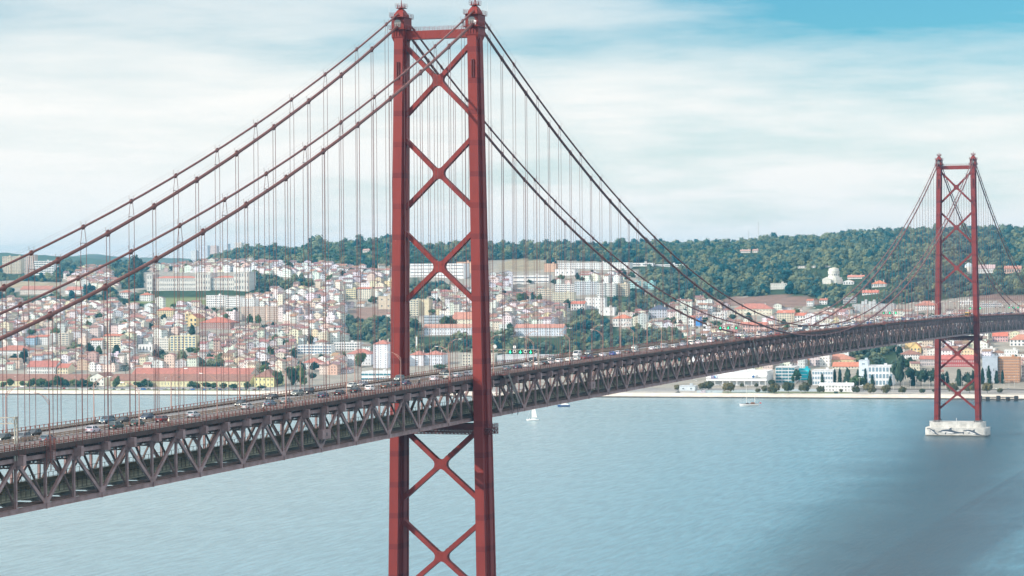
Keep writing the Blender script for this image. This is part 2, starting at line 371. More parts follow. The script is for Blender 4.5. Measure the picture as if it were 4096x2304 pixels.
# ------------------------------------------------------------ water, sky-line land, terrain, quay
def make_water():
    m = bpy.data.materials.new('river_water'); m.use_nodes = True; t = m.node_tree; b = t.nodes['Principled BSDF']
    c = N(t, 'ShaderNodeTexCoord')
    def nz(sc, det, ro, scl=(1, 1, 1), rot=0.0):
        mp = N(t, 'ShaderNodeMapping'); mp.inputs['Scale'].default_value = scl; mp.inputs['Rotation'].default_value = (0, 0, rot)
        L(t, c.outputs['Object'], mp.inputs['Vector'])
        n = N(t, 'ShaderNodeTexNoise'); n.inputs['Scale'].default_value = sc; n.inputs['Detail'].default_value = det; n.inputs['Roughness'].default_value = ro
        L(t, mp.outputs[0], n.inputs['Vector']); return n.outputs['Fac']
    def ma(op, *a):
        n = N(t, 'ShaderNodeMath', operation=op)
        for i, v in enumerate(a):
            if isinstance(v, (int, float)): n.inputs[i].default_value = v
            else: L(t, v, n.inputs[i])
        return n.outputs[0]
    def mr(v, lo, hi, a, bb):
        n = N(t, 'ShaderNodeMapRange', interpolation_type='SMOOTHSTEP'); L(t, v, n.inputs['Value'])
        for k, q in zip(('From Min', 'From Max', 'To Min', 'To Max'), (lo, hi, a, bb)): n.inputs[k].default_value = q
        return n.outputs[0]
    small = nz(0.34, 6, 0.72, (1, 0.13, 1), -0.30); big = nz(0.02, 4, 0.5, (0.4, 1.8, 1), 0.2)
    rip = nz(0.11, 3, 0.6, (1, 1.7, 1), 0.45)
    h = ma('ADD', ma('ADD', ma('MULTIPLY', small, 2.2), ma('MULTIPLY', big, 0.05)), ma('MULTIPLY', rip, 0.1))
    bp = N(t, 'ShaderNodeBump'); bp.inputs['Distance'].default_value = 1.2; bp.inputs['Strength'].default_value = 0.05
    L(t, h, bp.inputs['Height']); L(t, bp.outputs[0], b.inputs['Normal'])
    # bridge shadow and tower reflection painted in as a darker, rougher water band
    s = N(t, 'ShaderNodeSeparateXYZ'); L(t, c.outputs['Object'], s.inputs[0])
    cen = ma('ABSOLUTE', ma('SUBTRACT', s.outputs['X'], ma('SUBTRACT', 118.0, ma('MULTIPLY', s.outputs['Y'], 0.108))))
    shade_dist = ma('ADD', cen, ma('MULTIPLY', ma('SUBTRACT', nz(0.012, 6, 0.6), 0.5), 60.0))
    shade_f = mr(shade_dist, 5.0, 85.0, 0.95, 0.0)
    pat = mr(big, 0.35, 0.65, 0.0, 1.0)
    x = N(t, 'ShaderNodeMix', data_type='RGBA'); L(t, shade_f, x.inputs['Factor'])
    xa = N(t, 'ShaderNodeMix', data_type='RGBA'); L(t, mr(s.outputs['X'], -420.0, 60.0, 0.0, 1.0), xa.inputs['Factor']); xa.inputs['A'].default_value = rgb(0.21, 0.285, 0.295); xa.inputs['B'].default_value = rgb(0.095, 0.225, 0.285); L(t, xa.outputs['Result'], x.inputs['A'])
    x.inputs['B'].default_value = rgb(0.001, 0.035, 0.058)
    y = N(t, 'ShaderNodeMix', data_type='RGBA', blend_type='MULTIPLY'); y.inputs['Factor'].default_value = 1.0
    L(t, x.outputs['Result'], y.inputs['A']); g = N(t, 'ShaderNodeCombineColor')
    pv = ma('ADD', ma('ADD', ma('MULTIPLY', pat, 0.06), ma('MULTIPLY', mr(small, 0.36, 0.64, 0.0, 1.0), 0.30)), 0.78)  # ripple light and dark also painted into the base colour
    for i in range(3): L(t, pv, g.inputs[i])
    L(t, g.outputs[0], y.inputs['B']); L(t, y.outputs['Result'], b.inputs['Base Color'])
    L(t, mr(shade_f, 0, 1, 0.24, 0.26), b.inputs['Roughness']); L(t, mr(shade_f, 0, 1, 0.24, 0.50), bp.inputs['Strength']); b.inputs['IOR'].default_value = 1.33
    return m
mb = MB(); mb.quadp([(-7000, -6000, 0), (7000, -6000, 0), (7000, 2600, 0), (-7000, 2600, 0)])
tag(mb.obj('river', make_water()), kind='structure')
mb = MB(); mb.quadp([(-30000, 1500, -0.6), (30000, 1500, -0.6), (30000, 40000, -0.6), (-30000, 40000, -0.6)])
tag(mb.obj('far_land', mat('far_land_green', (0.10, 0.13, 0.08), 0.95, var=0.4, vs=0.002)), kind='structure')

FIELDS = [((3130, 1205), (160, 26), (0.200, 0.130, 0.105)), ((2960, 1206), (90, 20), (0.200, 0.130, 0.105)), ((4020, 1192), (150, 14), (0.19, 0.125, 0.10)),
          ((700, 1211), (170, 20), (0.165, 0.19, 0.085)), ((2100, 1062), (100, 26), (0.26, 0.22, 0.15)), ((1480, 1257), (90, 26), (0.22, 0.15, 0.12)), ((240, 1400), (70, 20), (0.20, 0.17, 0.12)),
          ((120, 1140), (120, 12), (0.30, 0.25, 0.17))]
def in_field(px, py, k=1.0):
    for (cx, cy), (rx, ry), c in FIELDS:
        if ((px-cx)/rx)**2+((py-cy)/ry)**2 < k: return c
    return None
def make_terrain():
    pxs = np.arange(-1700, 5901, 40.0); es = np.concatenate([np.arange(10, 160, 10), np.arange(160, 1500, 18), np.arange(1500, 2700, 40), np.arange(2700, 5001, 150)])
    V = []; Cc = []
    for px in pxs:
        for e in es:
            x, y = xy_of(px, sd(px)+e); z = hgt(x, y); V.append((x, y, z))
            qx, qy, _ = project((x, y, z)); f = in_field(qx, qy)
            if f: c = f
            elif e < 34: c = (0.34, 0.32, 0.29) if px > 3400 or (1050 < px < 2900) else (0.16, 0.18, 0.09)
            elif e < 80: c = (0.26, 0.25, 0.24)
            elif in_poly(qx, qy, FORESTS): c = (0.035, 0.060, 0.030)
            else: c = (0.27, 0.25, 0.215)
            Cc.append(c)
    n = len(es); Fc = []
    for i in range(len(pxs)-1):
        for j in range(n-1): a = i*n+j; Fc.append((a, a+n, a+n+1, a+1))
    me = bpy.data.meshes.new('hillside'); me.from_pydata(V, [], Fc)
    ca = me.color_attributes.new(name='Col', type='FLOAT_COLOR', domain='POINT')
    arr = np.ones((len(V), 4), dtype=np.float32); arr[:, :3] = np.array(Cc); ca.data.foreach_set('color', arr.ravel())
    m = bpy.data.materials.new('hillside_ground'); m.use_nodes = True; t = m.node_tree; b = t.nodes['Principled BSDF']; b.inputs['Roughness'].default_value = 0.95; b.inputs['Specular IOR Level'].default_value = 0.1
    a = N(t, 'ShaderNodeVertexColor', layer_name='Col'); c = N(t, 'ShaderNodeTexCoord'); nn = N(t, 'ShaderNodeTexNoise'); nn.inputs['Scale'].default_value = 0.06; nn.inputs['Detail'].default_value = 8
    L(t, c.outputs['Object'], nn.inputs['Vector'])
    k = N(t, 'ShaderNodeMath', operation='MULTIPLY_ADD'); L(t, nn.outputs['Fac'], k.inputs[0]); k.inputs[1].default_value = 0.9; k.inputs[2].default_value = 0.55
    v = N(t, 'ShaderNodeVectorMath', operation='SCALE'); L(t, a.outputs['Color'], v.inputs[0]); L(t, k.outputs[0], v.inputs['Scale']); L(t, v.outputs[0], b.inputs['Base Color'])
    me.materials.append(m); me.polygons.foreach_set('use_smooth', [True]*len(me.polygons))
    o = bpy.data.objects.new('hillside', me); COL.objects.link(o); tag(o, kind='structure')
    # quay: dark wet foot, pale sloping revetment
    q = MB(); 
    for i in range(len(pxs)-1):
        P = []
        for px in (pxs[i], pxs[i+1]):
            row = []
            for e, z in ((-6.0, -1.2), (-2.0, 1.1), (-1.6, 1.15), (8.0, 3.55), (9.0, 3.9), (10.4, 3.9), (10.4, 3.3)):
                x, y = xy_of(px, sd(px)+e); row.append((x, y, z))
            P.append(row)
        for k in range(6):
            q.cur = 0 if k == 0 else (1 if k < 3 else 2)
            q.quadp([P[0][k], P[1][k], P[1][k+1], P[0][k+1]])
    tag(q.obj('quay', [mat('dark_tidal_stone', (0.07, 0.062, 0.052), 0.9, var=0.4, vs=0.2), mat('pale_revetment_stone', (0.62, 0.56, 0.48), 0.9, var=0.25, vs=0.15), mat('quay_coping', (0.5, 0.47, 0.42), 0.9, var=.2, vs=.2)]), kind='structure')

def in_poly(px, py, polys):
    for p in polys:
        c = False; n = len(p); j = n-1
        for i in range(n):
            xi, yi = p[i]; xj, yj = p[j]
            if (yi > py) != (yj > py) and px < (xj-xi)*(py-yi)/(yj-yi)+xi: c = not c
            j = i
        if c: return True
    return False
FORESTS = [
 [(-1700, 880), (900, 880), (5900, 600), (5900, 1185), (4096, 1185), (3960, 1180), (3700, 1205), (3420, 1235), (3240, 1240), (3230, 1185), (2960, 1185), (2900, 1225), (2800, 1215), (2640, 1240), (2620, 1180), (2560, 1090), (2500, 1050), (2048, 1035), (1900, 1045), (1560, 1078), (1300, 1062), (1000, 1052), (930, 1058), (600, 1048), (230, 1058), (-1700, 1062)],
 [(-300, 1093), (100, 1093), (245, 1100), (240, 1130), (60, 1122), (-300, 1130)],
 [(-300, 1165), (60, 1172), (170, 1190), (260, 1185), (440, 1180), (560, 1172), (560, 1208), (340, 1214), (180, 1222), (-300, 1218)],
 [(570, 1158), (700, 1160), (1010, 1145), (1030, 1085), (1060, 1120), (1240, 1130), (1270, 1170), (1000, 1185), (820, 1186), (700, 1192), (590, 1205)],
 [(1380, 1262), (1440, 1290), (1520, 1240), (1560, 1260), (1560, 1400), (1500, 1400), (1480, 1370), (1400, 1360)],
 [(1640, 1100), (1700, 1130), (1800, 1150), (1860, 1170), (1760, 1180), (1640, 1200)],
 [(1640, 1300), (1700, 1345), (1900, 1345), (2060, 1345), (2250, 1345), (2280, 1250), (2360, 1230), (2440, 1262), (2470, 1310), (2640, 1330), (2900, 1400), (3000, 1395), (2700, 1450), (2200, 1450), (2048, 1440), (1890, 1410), (1780, 1410), (1640, 1415)],
 [(2410, 1180), (2560, 1160), (2620, 1220), (2590, 1262), (2470, 1262), (2400, 1215)],
 [(3380, 1395), (3560, 1380), (3600, 1430), (3590, 1465), (3420, 1455)],
 [(640, 1430), (730, 1410), (740, 1460), (800, 1455), (900, 1470), (640, 1475)],
 [(240, 1048), (330, 1056), (310, 1120), (240, 1110)],
 [(440, 1075), (575, 1068), (570, 1150), (500, 1160), (440, 1130)],
 [(2170, 1052), (2225, 1052), (2225, 1062), (2170, 1062)],
 [(240, 1385), (330, 1385), (330, 1415), (240, 1415)]]
PINEZONE = [[(1130, 1000), (1400, 975), (1560, 985), (2048, 985), (2560, 975), (2800, 985), (3000, 990), (2900, 1050), (2500, 1045), (2048, 1030), (1560, 1070), (1300, 1055), (1130, 1045)]]
TOWN = [
 [(-500, 1228), (330, 1222), (500, 1226), (560, 1236), (800, 1238), (830, 1192), (1020, 1188), (1290, 1170), (1320, 1140), (1560, 1130), (1560, 1240), (1400, 1235), (1370, 1262), (1370, 1345), (1490, 1420), (1560, 1440), (1560, 1500), (1290, 1505), (1000, 1490), (900, 1474), (620, 1480), (420, 1486), (100, 1480), (-500, 1480)],
 [(210, 1064), (560, 1052), (700, 1052), (1000, 1062), (1320, 1072), (1560, 1092), (1560, 1130), (1330, 1130), (1240, 1118), (1040, 1100), (1000, 1090), (570, 1094), (560, 1150), (440, 1165), (330, 1150), (240, 1105)],
 [(1560, 1110), (1640, 1210), (1800, 1185), (1890, 1180), (1960, 1120), (2060, 1110), (2250, 1100), (2400, 1085), (2550, 1100), (2540, 1150), (2420, 1165), (2390, 1210), (2440, 1240), (2350, 1225), (2270, 1240), (2240, 1300), (2040, 1340), (1960, 1300), (1640, 1300), (1560, 1300)],
 [(2480, 1262), (2600, 1250), (2800, 1228), (2900, 1236), (3120, 1248), (3400, 1252), (3440, 1280), (3700, 1280), (5400, 1300), (5400, 1520), (3600, 1510), (3580, 1440), (3540, 1375), (3400, 1385), (3380, 1450), (3200, 1480), (2900, 1480), (2640, 1420), (2640, 1320), (2480, 1310)],
 [(1890, 1420), (2050, 1440), (2050, 1480), (1890, 1480)]]
make_terrain()
# low far hills beyond the ridge
def far_hill(name, pts, d, col):
    m_ = MB(); rows = []
    for k, (dd, f) in enumerate(((-900, 0.0), (-500, 0.45), (-150, 0.86), (0, 1.0), (300, 0.8), (900, 0.0))):
        row = []
        for px in np.arange(pts[0][0], pts[-1][0]+1, 30):
            top = np.interp(px, [p[0] for p in pts], [p[1] for p in pts])
            r = pray(px, top); zt = CAM[2]+r[2]*d/(r[:2]@FWH)
            x, y = xy_of(px, d+dd); row.append((x, y, -2+(zt+2)*f+f*3*noise.noise((px*0.02, dd*0.01, 0))))
        rows.append(row)
    m_.loft(rows, closed=False, cap=False)
    o = m_.obj(name, mat(name+'_green', col, 0.95, var=0.4, vs=0.01), smooth=True); tag(o, kind='structure')
far_hill('far_hill', [(-900, 1010), (-200, 1002), (60, 1014), (130, 1020), (300, 1026), (420, 1040), (500, 1052), (900, 1060), (1300, 1075)], 6200, (0.05, 0.09, 0.055))
far_hill('distant_hill', [(-900, 1040), (200, 1045), (320, 1020), (380, 1015), (440, 1024), (540, 1032), (620, 1030), (800, 1036), (1100, 1050)], 7400, (0.09, 0.12, 0.09))

# ------------------------------------------------------------ bridge
SP = 11.511
YS, YN, YC = -391.4, 1700.0, 1490.0
def zb(y):
    if 0 <= y <= 1013: return 68.2+2.1*(1-((y-506.5)/506.5)**2)
    return 68.2+0.0103*y if y < 0 else 68.2-0.0125*(y-1013)
def cab_lo(y):
    if y < 0: return 184.9+0.4207*y+0.000391*y*y
    if y > 1013: d = y-1013; return 184.9-0.4207*d+0.000391*d*d
    return 80.7+0.000406*(y-506.5)**2
def cab_up(y):
    if y < 0: return 188.4+0.4163*y+0.000391*y*y
    if y > 1013: d = y-1013; return 188.4-0.4163*d+0.000391*d*d
    return 85.2+0.000402*(y-506.5)**2
def legx(z): return 14.0-z*0.0145
ZC = [28.2, 55.3, 113.2, 140.5, 167.8]
bridge = tag(empty('suspension_bridge', (0, 0, 0)), 'red steel suspension bridge with two portal towers and a mauve truss deck crossing the river', 'bridge')

def leg_mesh(sx):
    m = MB(); rings = []
    for z in np.linspace(9.0, 181.0, 20):
        t = (z-25)/150.0; a = 3.4-1.4*t; w = 0.62-0.12*t; b = 2.85-0.75*t; xc = sx*legx(z); h = 1.38; y0 = a+b/2; y1 = b/2
        rings.append([(xc-h, -y0, z), (xc+h, -y0, z), (xc+h, -y1, z), (xc+h+w, -y1, z), (xc+h+w, y1, z), (xc+h, y1, z), (xc+h, y0, z), (xc-h, y0, z), (xc-h, y1, z), (xc-h-w, y1, z), (xc-h-w, -y1, z), (xc-h, -y1, z)])
    m.loft(rings)
    # thin vertical stiffeners in the re-entrant corners
    for s in (-1, 1):
        for yy in (-1, 1):
            m.quadp([(sx*legx(20)+s*1.40, yy*3.1, 20), (sx*legx(20)+s*1.66, yy*3.1, 20), (sx*legx(172)+s*1.60, yy*2.1, 172), (sx*legx(172)+s*1.40, yy*2.1, 172)])
    return m
def brace_mesh(zc):
    xt = legx(zc+10.8)-0.9; xb = legx(zc-10.8)-0.9; t = 0.86; H = 10.7
    sl = H/xt; slb = H/xb
    pol = [(0, zc+t), (xt, zc+H+t), (xt+.05, zc+H+t+1.8), (xt+0.9, zc+H+t+1.8), (xt+.9, zc+H-t-1.8), (xt+.05, zc+H-t-1.8), (xt, zc+H-t), (t/sl*1.0, zc),
           (xb, zc-H+t), (xb+.05, zc-H+t+1.8), (xb+.9, zc-H+t+1.8), (xb+.9, zc-H-t-1.8), (xb+.05, zc-H-t-1.8), (xb, zc-H-t), (0, zc-t)]
    rad = [1.7, 1.7, 0, 0, 0, 0, 1.7, 1.7, 1.7, 0, 0, 0, 0, 1.7, 1.7]
    left = [(-x, z) for x, z in pol[1:-1]][::-1]
    full = pol+left; rads = rad+rad[1:-1][::-1]
    m = MB(); m.prism(rounded(full, rads), -0.95, 0.95)
    # oval openings along the top faces read as a dark lattice
    m.cur = 1
    for s in (-1, 1):
        for (xa, za, xb_, zb_) in ((0.9, zc+1.0+t, xt-.8, zc+H+t-.8), (0.9, zc-1.0-t+1.72, xb-.8, zc-H+t+.8)):
            for k in range(9):
                f0 = (k+.15)/9; f1 = (k+.8)/9
                p = Vector((s*(xa+(xb_-xa)*f0), 0, za+(zb_-za)*f0)); q = Vector((s*(xa+(xb_-xa)*f1), 0, za+(zb_-za)*f1))
                n = Vector((-(q-p).z*s, 0, abs((q-p).x))).normalized()*0.03
                m.beam(p+n*0, q+n*0, 1.0, 0.06)
    return m
def rail_mesh(m, pts, h=1.1, rails=3, r=0.04, post=1.5):
    for a, b in zip(pts[:-1], pts[1:]):
        a = Vector(a); b = Vector(b); n = max(1, int((b-a).length/post))
        for k in range(n+1):
            p = a.lerp(b, k/n); m.beam(p, p+Vector((0, 0, h)), r*2, r*2)
        for j in range(rails):
            z = Vector((0, 0, h*(j+1)/rails)); m.beam(a+z, b+z, r*1.5, r*1.5)
def housing_mesh(sx):
    xc = sx*11.5; m = MB()
    m.loft([[(xc+i, j, z) for i, j in ((-a, -b), (a, -b), (a, b), (-a, b))] for a, b, z in ((1.5, 2.4, 179.2), (1.95, 3.2, 180.7), (1.95, 3.2, 186.5))])
    # arched head above
    m.loft([[(xc+i, j, z) for i, j in ((-a, -b), (a, -b), (a, b), (-a, b))] for a, b, z in ((1.55, 2.6, 186.6), (1.45, 2.3, 187.4), (0.95, 1.2, 188.6), (0.6, 0.7, 189.1))])
    # ribs on the flare
    for dx in (-1.25, -0.45, 0.45, 1.25): m.box(xc+dx-.08, xc+dx+.08, -3.42, -3.2, 180.9, 182.8)
    return m
def louvre_mesh(sx, side):
    xc = sx*11.5; y = side*3.2; pol = [(xc-1.0, 183.4), (xc+1.0, 183.4), (xc+1.05, 184.9)]
    for k in range(9): t = math.pi*k/8; pol.append((xc+1.05*math.cos(t), 184.9+0.95*math.sin(t)))
    m = MB(); m.prism(pol, y-0.06, y+0.06); m.cur = 1
    m.box(xc-1.05, xc+1.05, y-.1, y+.1, 184.7, 184.82)
    for dx in (-.6, 0, .55): m.box(xc+dx-.04, xc+dx+.04, y-.1, y+.1, 183.4, 184.7)
    return m
def platform_mesh(sx, z, ax, ay, rail=True):
    xc = sx*11.5; m = MB(); m.box(xc-ax, xc+ax, -ay, ay, z-.16, z)
    P = [(xc-ax, -ay, z), (xc+ax, -ay, z), (xc+ax, ay, z), (xc-ax, ay, z), (xc-ax, -ay, z)]
    rail_mesh(m, P, 1.15, 3, 0.035, 1.2); return m
def finial_mesh(sx, tall):
    xc = sx*11.5; m = MB()
    m.tube([(xc, 0, 188.8), (xc, 0, 189.6), (xc, 0, 190.0), (xc, 0, 191.9 if tall else 191.4)], [0.5, 0.36, 0.22, 0.06 if tall else 0.25], 8)
    m.box(xc-1.3, xc+1.3, -1.3, 1.3, 189.3, 189.45)
    for a in (-1, 1):
        for b in (-1, 1): m.tube([(xc+a*.85, b*.85, 189.4), (xc+a*.85, b*.85, 190.5)], [0.16, 0.08], 6)
    rail_mesh(m, [(xc-1.4, -1.4, 189.45), (xc+1.4, -1.4, 189.45), (xc+1.4, 1.4, 189.45), (xc-1.4, 1.4, 189.45), (xc-1.4, -1.4, 189.45)], 1.2, 2, 0.025, 0.9)
    return m
strut = MB()
strut.box(-10.6, 10.6, -1.3, 1.3, 180.0, 182.45)
for sx in (-1, 1):
    strut.prism(rounded([(sx*10.6, 180.0), (sx*9.0, 180.0), (sx*10.4, 178.2), (sx*10.6, 178.2)], [0, 1.0, 0, 0]), -1.2, 1.2)
strut.cur = 1
for k in range(-8, 9): strut.box(k*1.18-.04, k*1.18+.04, -1.34, 1.34, 180.05, 182.4)
rail_mesh(strut, [(-9.6, -1.25, 182.45), (9.6, -1.25, 182.45)], 1.15, 3, .03, 1.4); rail_mesh(strut, [(-9.6, 1.25, 182.45), (9.6, 1.25, 182.45)], 1.15, 3, .03, 1.4)
strut_me = strut.mesh('portal_strut', [TOWER, RED2])
low = MB(); low.box(-12, 12, -2.95, 2.95, 65.7, 67.4)
cat = MB()
cat.box(-11, 16.6, -3.2, -3.0, 64.3, 64.55); cat.box(-11, 16.6, 3.0, 3.2, 64.3, 64.55); cat.box(13.0, 16.6, -3.2, 3.2, 66.0, 66.15); cat.box(-11, 16.6, -3.2, -3.05, 65.9, 66.1); cat.box(13, 16.6, 3.05, 3.2, 65.9, 66.1)
for k in range(24):
    x = -11+k*1.15
    for yy in (-3.1, 3.1): cat.beam((x, yy, 64.4), (x+1.15, yy, 66.0), .2, .2); cat.beam((x+1.15, yy, 64.4), (x, yy, 66.0), .2, .2); cat.beam((x, yy, 64.4), (x, yy, 66), .2, .2)
for yy in (-3.1, 3.1): cat.beam((16.55, yy, 64.3), (16.55, yy, 67.4), .14, .14)
for k in range(6): cat.beam((16.5, -3.1+k*1.03, 64.4), (16.5, -3.1+(k+1)*1.03, 66), .1, .1)
rail_mesh(cat, [(13.2, -3.1, 66.1), (16.5, -3.1, 66.1), (16.5, 3.1, 66.1), (13.2, 3.1, 66.1)], 1.3, 3, .04, .55)
cat_me = cat.mesh('service_gallery', DRED); low_me = low.mesh('lower_cross_beam', DRED)
slots_me = []
for sx in (-1, 1):
    for dx in (-0.05, 0.5): slots = MB(); slots.box(sx*11.62+dx-.22, sx*11.62+dx+.0, -3.5, -2.6, 168.2, 173.4); slots_me.append(slots.mesh('vertical_duct', DRED))
LEGM = {s: leg_mesh(s).mesh('leg', TOWER) for s in (-1, 1)}
BRM = [brace_mesh(z).mesh('cross_brace', [RED2, DRED]) for z in ZC]
for ti, y in enumerate((0.0, 1013.0)):
    t = link('tower', strut_me, bridge, (0, y, 0)); t['label'] = ('nearer and larger red portal tower left of centre' if ti == 0 else 'far red portal tower standing on a white pier with dolphins')
    for sx in (-1, 1):
        link('leg', LEGM[sx], t)
        h = housing_mesh(sx).obj('saddle_housing', TOWER, t)
        for side in (-1, 1): louvre_mesh(sx, side).obj('louvre_window', [mat('grey_louvre', (0.10, 0.12, 0.13), .5), mat('louvre_frame', (0.45, 0.36, 0.32), .6)], t)
        platform_mesh(sx, 186.6, 2.2, 4.2).obj('upper_platform', RED2, t)
        platform_mesh(sx, 183.0, 2.5, 4.0).obj('lower_platform', RED2, t)
        finial_mesh(sx, sx < 0 if ti == 0 else True).obj('roof_finial', RED2, t)
    for k in range(5): link('cross_brace', BRM[k], t)
    for q_ in slots_me: link('vertical_duct', q_, t)
    link('lower_cross_beam', low_me, t); link('service_gallery', cat_me, t)
    for (x_, y_, a_, b_, r_) in ((12.3, -.6, 189.4, 193.8, .06), (14.0, 3.6, 186.6, 190.2, .03), (-14.0, -3.6, 186.6, 189.6, .03)):
        an = MB(); an.tube([(x_, y_, a_), (x_, y_, b_)], r_, 6); an.obj('whip_antenna', WHT, t)
if True:   # lamp box seen on the east housing of the near tower
    m = MB(); m.box(12.5, 13.1, -4.0, -3.6, 183.9, 184.6); m.box(12.75, 13.0, -3.95, -3.7, 183.3, 183.8); m.obj('floodlight_box', WHT, bridge)

# cables
def cable(name, fn, x, r, label):
    m = MB(); pts = [(x, y, fn(y)) for y in np.concatenate([np.arange(YS, -1, 15.0), np.arange(0, 1013, 14.07), np.arange(1013, YC+1, 15.0)])]
    m.tube(pts, r, 8); o = m.obj(name, CABLE, bridge, smooth=True); o['label'] = label
    return o
clampm = MB(); clampm.tube([(0, -.85, 0), (0, -.6, 0), (0, .6, 0), (0, .85, 0)], [.44, .51, .51, .44], 10)
clampm.box(-.14, .14, -.5, .5, -.75, .75)
clamp_me = clampm.mesh('cable_clamp', CABLE)
hang_ind = []
cabs = {}
for sx, w in ((-1, 'west'), (1, 'east')):
    cabs[sx, 0] = cable('main_cable', cab_lo, sx*11.75, .42, 'thick lower '+w+' main cable')
    cabs[sx, 1] = cable('main_cable', cab_up, sx*11.75, .28, 'thinner upper '+w+' main cable')
hangs = []
for sx in (-1, 1):
    for up in (0, 1):
        fn = cab_up if up else cab_lo
        off = SP if up else 0.0
        for k in range(-17, 65):
            y = off+2*SP*k
            if y < YS+5 or y > YC-5 or abs(y) < 5 or abs(y-1013) < 5: continue
            z1 = fn(y); z0 = zb(y)+11.0
            dd = math.hypot(math.hypot(sx*11.75-CAM[0], y-CAM[1]), 0)
            sl = (fn(y+1)-fn(y-1))/2
            c = link('cable_clamp', clamp_me, cabs[sx, up], (sx*11.75, y, z1), scale=(1, 1, 1) if not up else (.72, .9, .72)); c.rotation_euler = (math.atan(sl), 0, 0)
            if z1-z0 > 1.2: hangs.append((dd, sx, up, y, z0, z1))
def hanger(m, sx, up, y, z0, z1):
    x = sx*11.75
    if not up:
        for dy in (-.8, .8): m.beam((x, y+dy, z0), (x, y+dy, z1), .105, .105, (1, 0, 0))
        if z1-z0 > 35: m.beam((x, y-.8, z0+(z1-z0)*.45), (x, y+.8, z0+(z1-z0)*.45), .08, .08, (1, 0, 0))
    else:
        zt = z1-3.6
        if zt < z0+1: zt = z1
        for s in (-1, 1):
            m.beam((x, y+s*1.3, z0), (x, y+s*1.3, zt), .09, .09, (1, 0, 0))
            if zt < z1: m.beam((x, y+s*1.3, zt), (x, y+s*.5, z1), .09, .09, (1, 0, 0))
        if zt < z1: m.beam((x, y-1.45, zt), (x, y+1.45, zt), .14, .14, (1, 0, 0))
hangs.sort(); rest = MB()
for i, (dd, sx, up, y, z0, z1) in enumerate(hangs):
    if i < 100:
        m = MB(); hanger(m, sx, up, 0, 0, z1-z0); o = m.obj('hanger', ROPE, bridge, (0, y, z0), recalc=False)
    else: hanger(rest, sx, up, y, z0, z1)
tag(rest.obj('hanger', ROPE, bridge, recalc=False), kind='stuff')
# hand ropes and little rope posts above every cable
hr = MB()
for sx in (-1, 1):
    for fn, off, r in ((cab_lo, 0, .42), (cab_up, SP, .3)):
        for seg0, seg1 in ((-17, 0), (0, 44), (44, 64)):
            ys = [off+2*SP*k for k in range(seg0, seg1+1)]
            ys = [y for y in ys if YS < y < YC and ((seg0 == -17 and y < 4) or (seg0 == 0 and 0 < y < 1013) or (seg0 == 44 and y > 1013))]
            for y in ys:
                for s in (-1, 1): hr.beam((sx*11.75+s*.5, y, fn(y)), (sx*11.75+s*.62, y, fn(y)+1.35), .06, .06)
            for a, b in zip(ys[:-1], ys[1:]):
                for s in (-1, 1):
                    for hh in (1.3,): hr.beam((sx*11.75+s*.62, a, fn(a)+hh), (sx*11.75+s*.62, b, fn(b)+hh), .02, .02)
tag(hr.obj('hand_rope', mat('hand_rope_steel', (0.16, .10, .10), .6), bridge, recalc=False), kind='stuff')

# truss
nodes = []
k = -34
while k*SP <= YN: nodes.append(k); k += 1
XT = 10.3
def ztop(y): return zb(y)+10.75
for sx, w in ((-1, 'west'), (1, 'east')):
    ch = MB(); ch2 = MB()
    for a, b in zip(nodes[:-1], nodes[1:]):
        ya, yb_ = a*SP, b*SP
        for ch_, zf, hh in ((ch, lambda y: zb(y)+.45, .9), (ch2, lambda y: zb(y)+10.3, .85)):
            ch_.beam((sx*XT, ya, zf(ya)), (sx*XT, yb_, zf(yb_)), .62, hh)
        ch.beam((sx*XT, ya, zb(ya)+.95), (sx*XT, yb_, zb(yb_)+.95), .85, .06)
        ch.beam((sx*XT, ya, zb(ya)+.02), (sx*XT, yb_, zb(yb_)+.02), .85, .06)
    tr = ch.obj('side_truss', TRUSS, bridge); ch2.obj('top_chord', TRUSS, tr); tr['label'] = w+' side truss of mauve steel chords and diagonals'
    order = sorted(nodes, key=lambda k: math.hypot(sx*XT-CAM[0], k*SP-CAM[1]))
    rr = {'vertical': MB(), 'diagonal': MB(), 'gusset_plate': MB()}
    def vert(m, k):
        y = k*SP; m.beam((sx*XT, y, zb(y)+.9), (sx*XT, y, zb(y)+9.9), .5, .42, (1, 0, 0))
        m.beam((sx*(XT+.27), y, zb(y)+.9), (sx*(XT+.27), y, zb(y)+9.9), .56, .05, (1, 0, 0))
    def diag(m, k):
        y0, y1 = k*SP, (k+1)*SP
        a, b = ((sx*XT, y0, zb(y0)+.8), (sx*XT, y1, zb(y1)+10.0)) if k % 2 == 0 else ((sx*XT, y0, zb(y0)+10.0), (sx*XT, y1, zb(y1)+.8))
        m.beam(a, b, .5, .62)
        A = Vector(a)+Vector((sx*.27, 0, 0)); B = Vector(b)+Vector((sx*.27, 0, 0)); m.beam(A, B, .05, .74)
    def guss(m, k):
        y = k*SP; z = zb(y)
        if k % 2 == 0:
            m.prism([(y-1.3, z+.9), (y+1.3, z+.9), (y+.85, z+2.1), (y-.85, z+2.1)], sx*(XT+.2), sx*(XT+.36), 'x')
            m.box(sx*XT-.5, sx*XT+.5, y-.12, y+.12, z-.12, z+1.05)
        else:
            m.prism([(y-1.2, z+9.9), (y+1.2, z+9.9), (y+.8, z+8.6), (y-.8, z+8.6)], sx*(XT+.2), sx*(XT+.36), 'x')
    for i, k in enumerate(order):
        for nm, fnc in (('vertical', vert), ('diagonal', diag), ('gusset_plate', guss)):
            if i < 50:
                m = MB(); fnc(m, k); m.obj(nm, TRUSS, tr)
            else: fnc(rr[nm], k)
    for nm, m in rr.items(): tag(m.obj(nm, TRUSS, tr), kind='stuff')
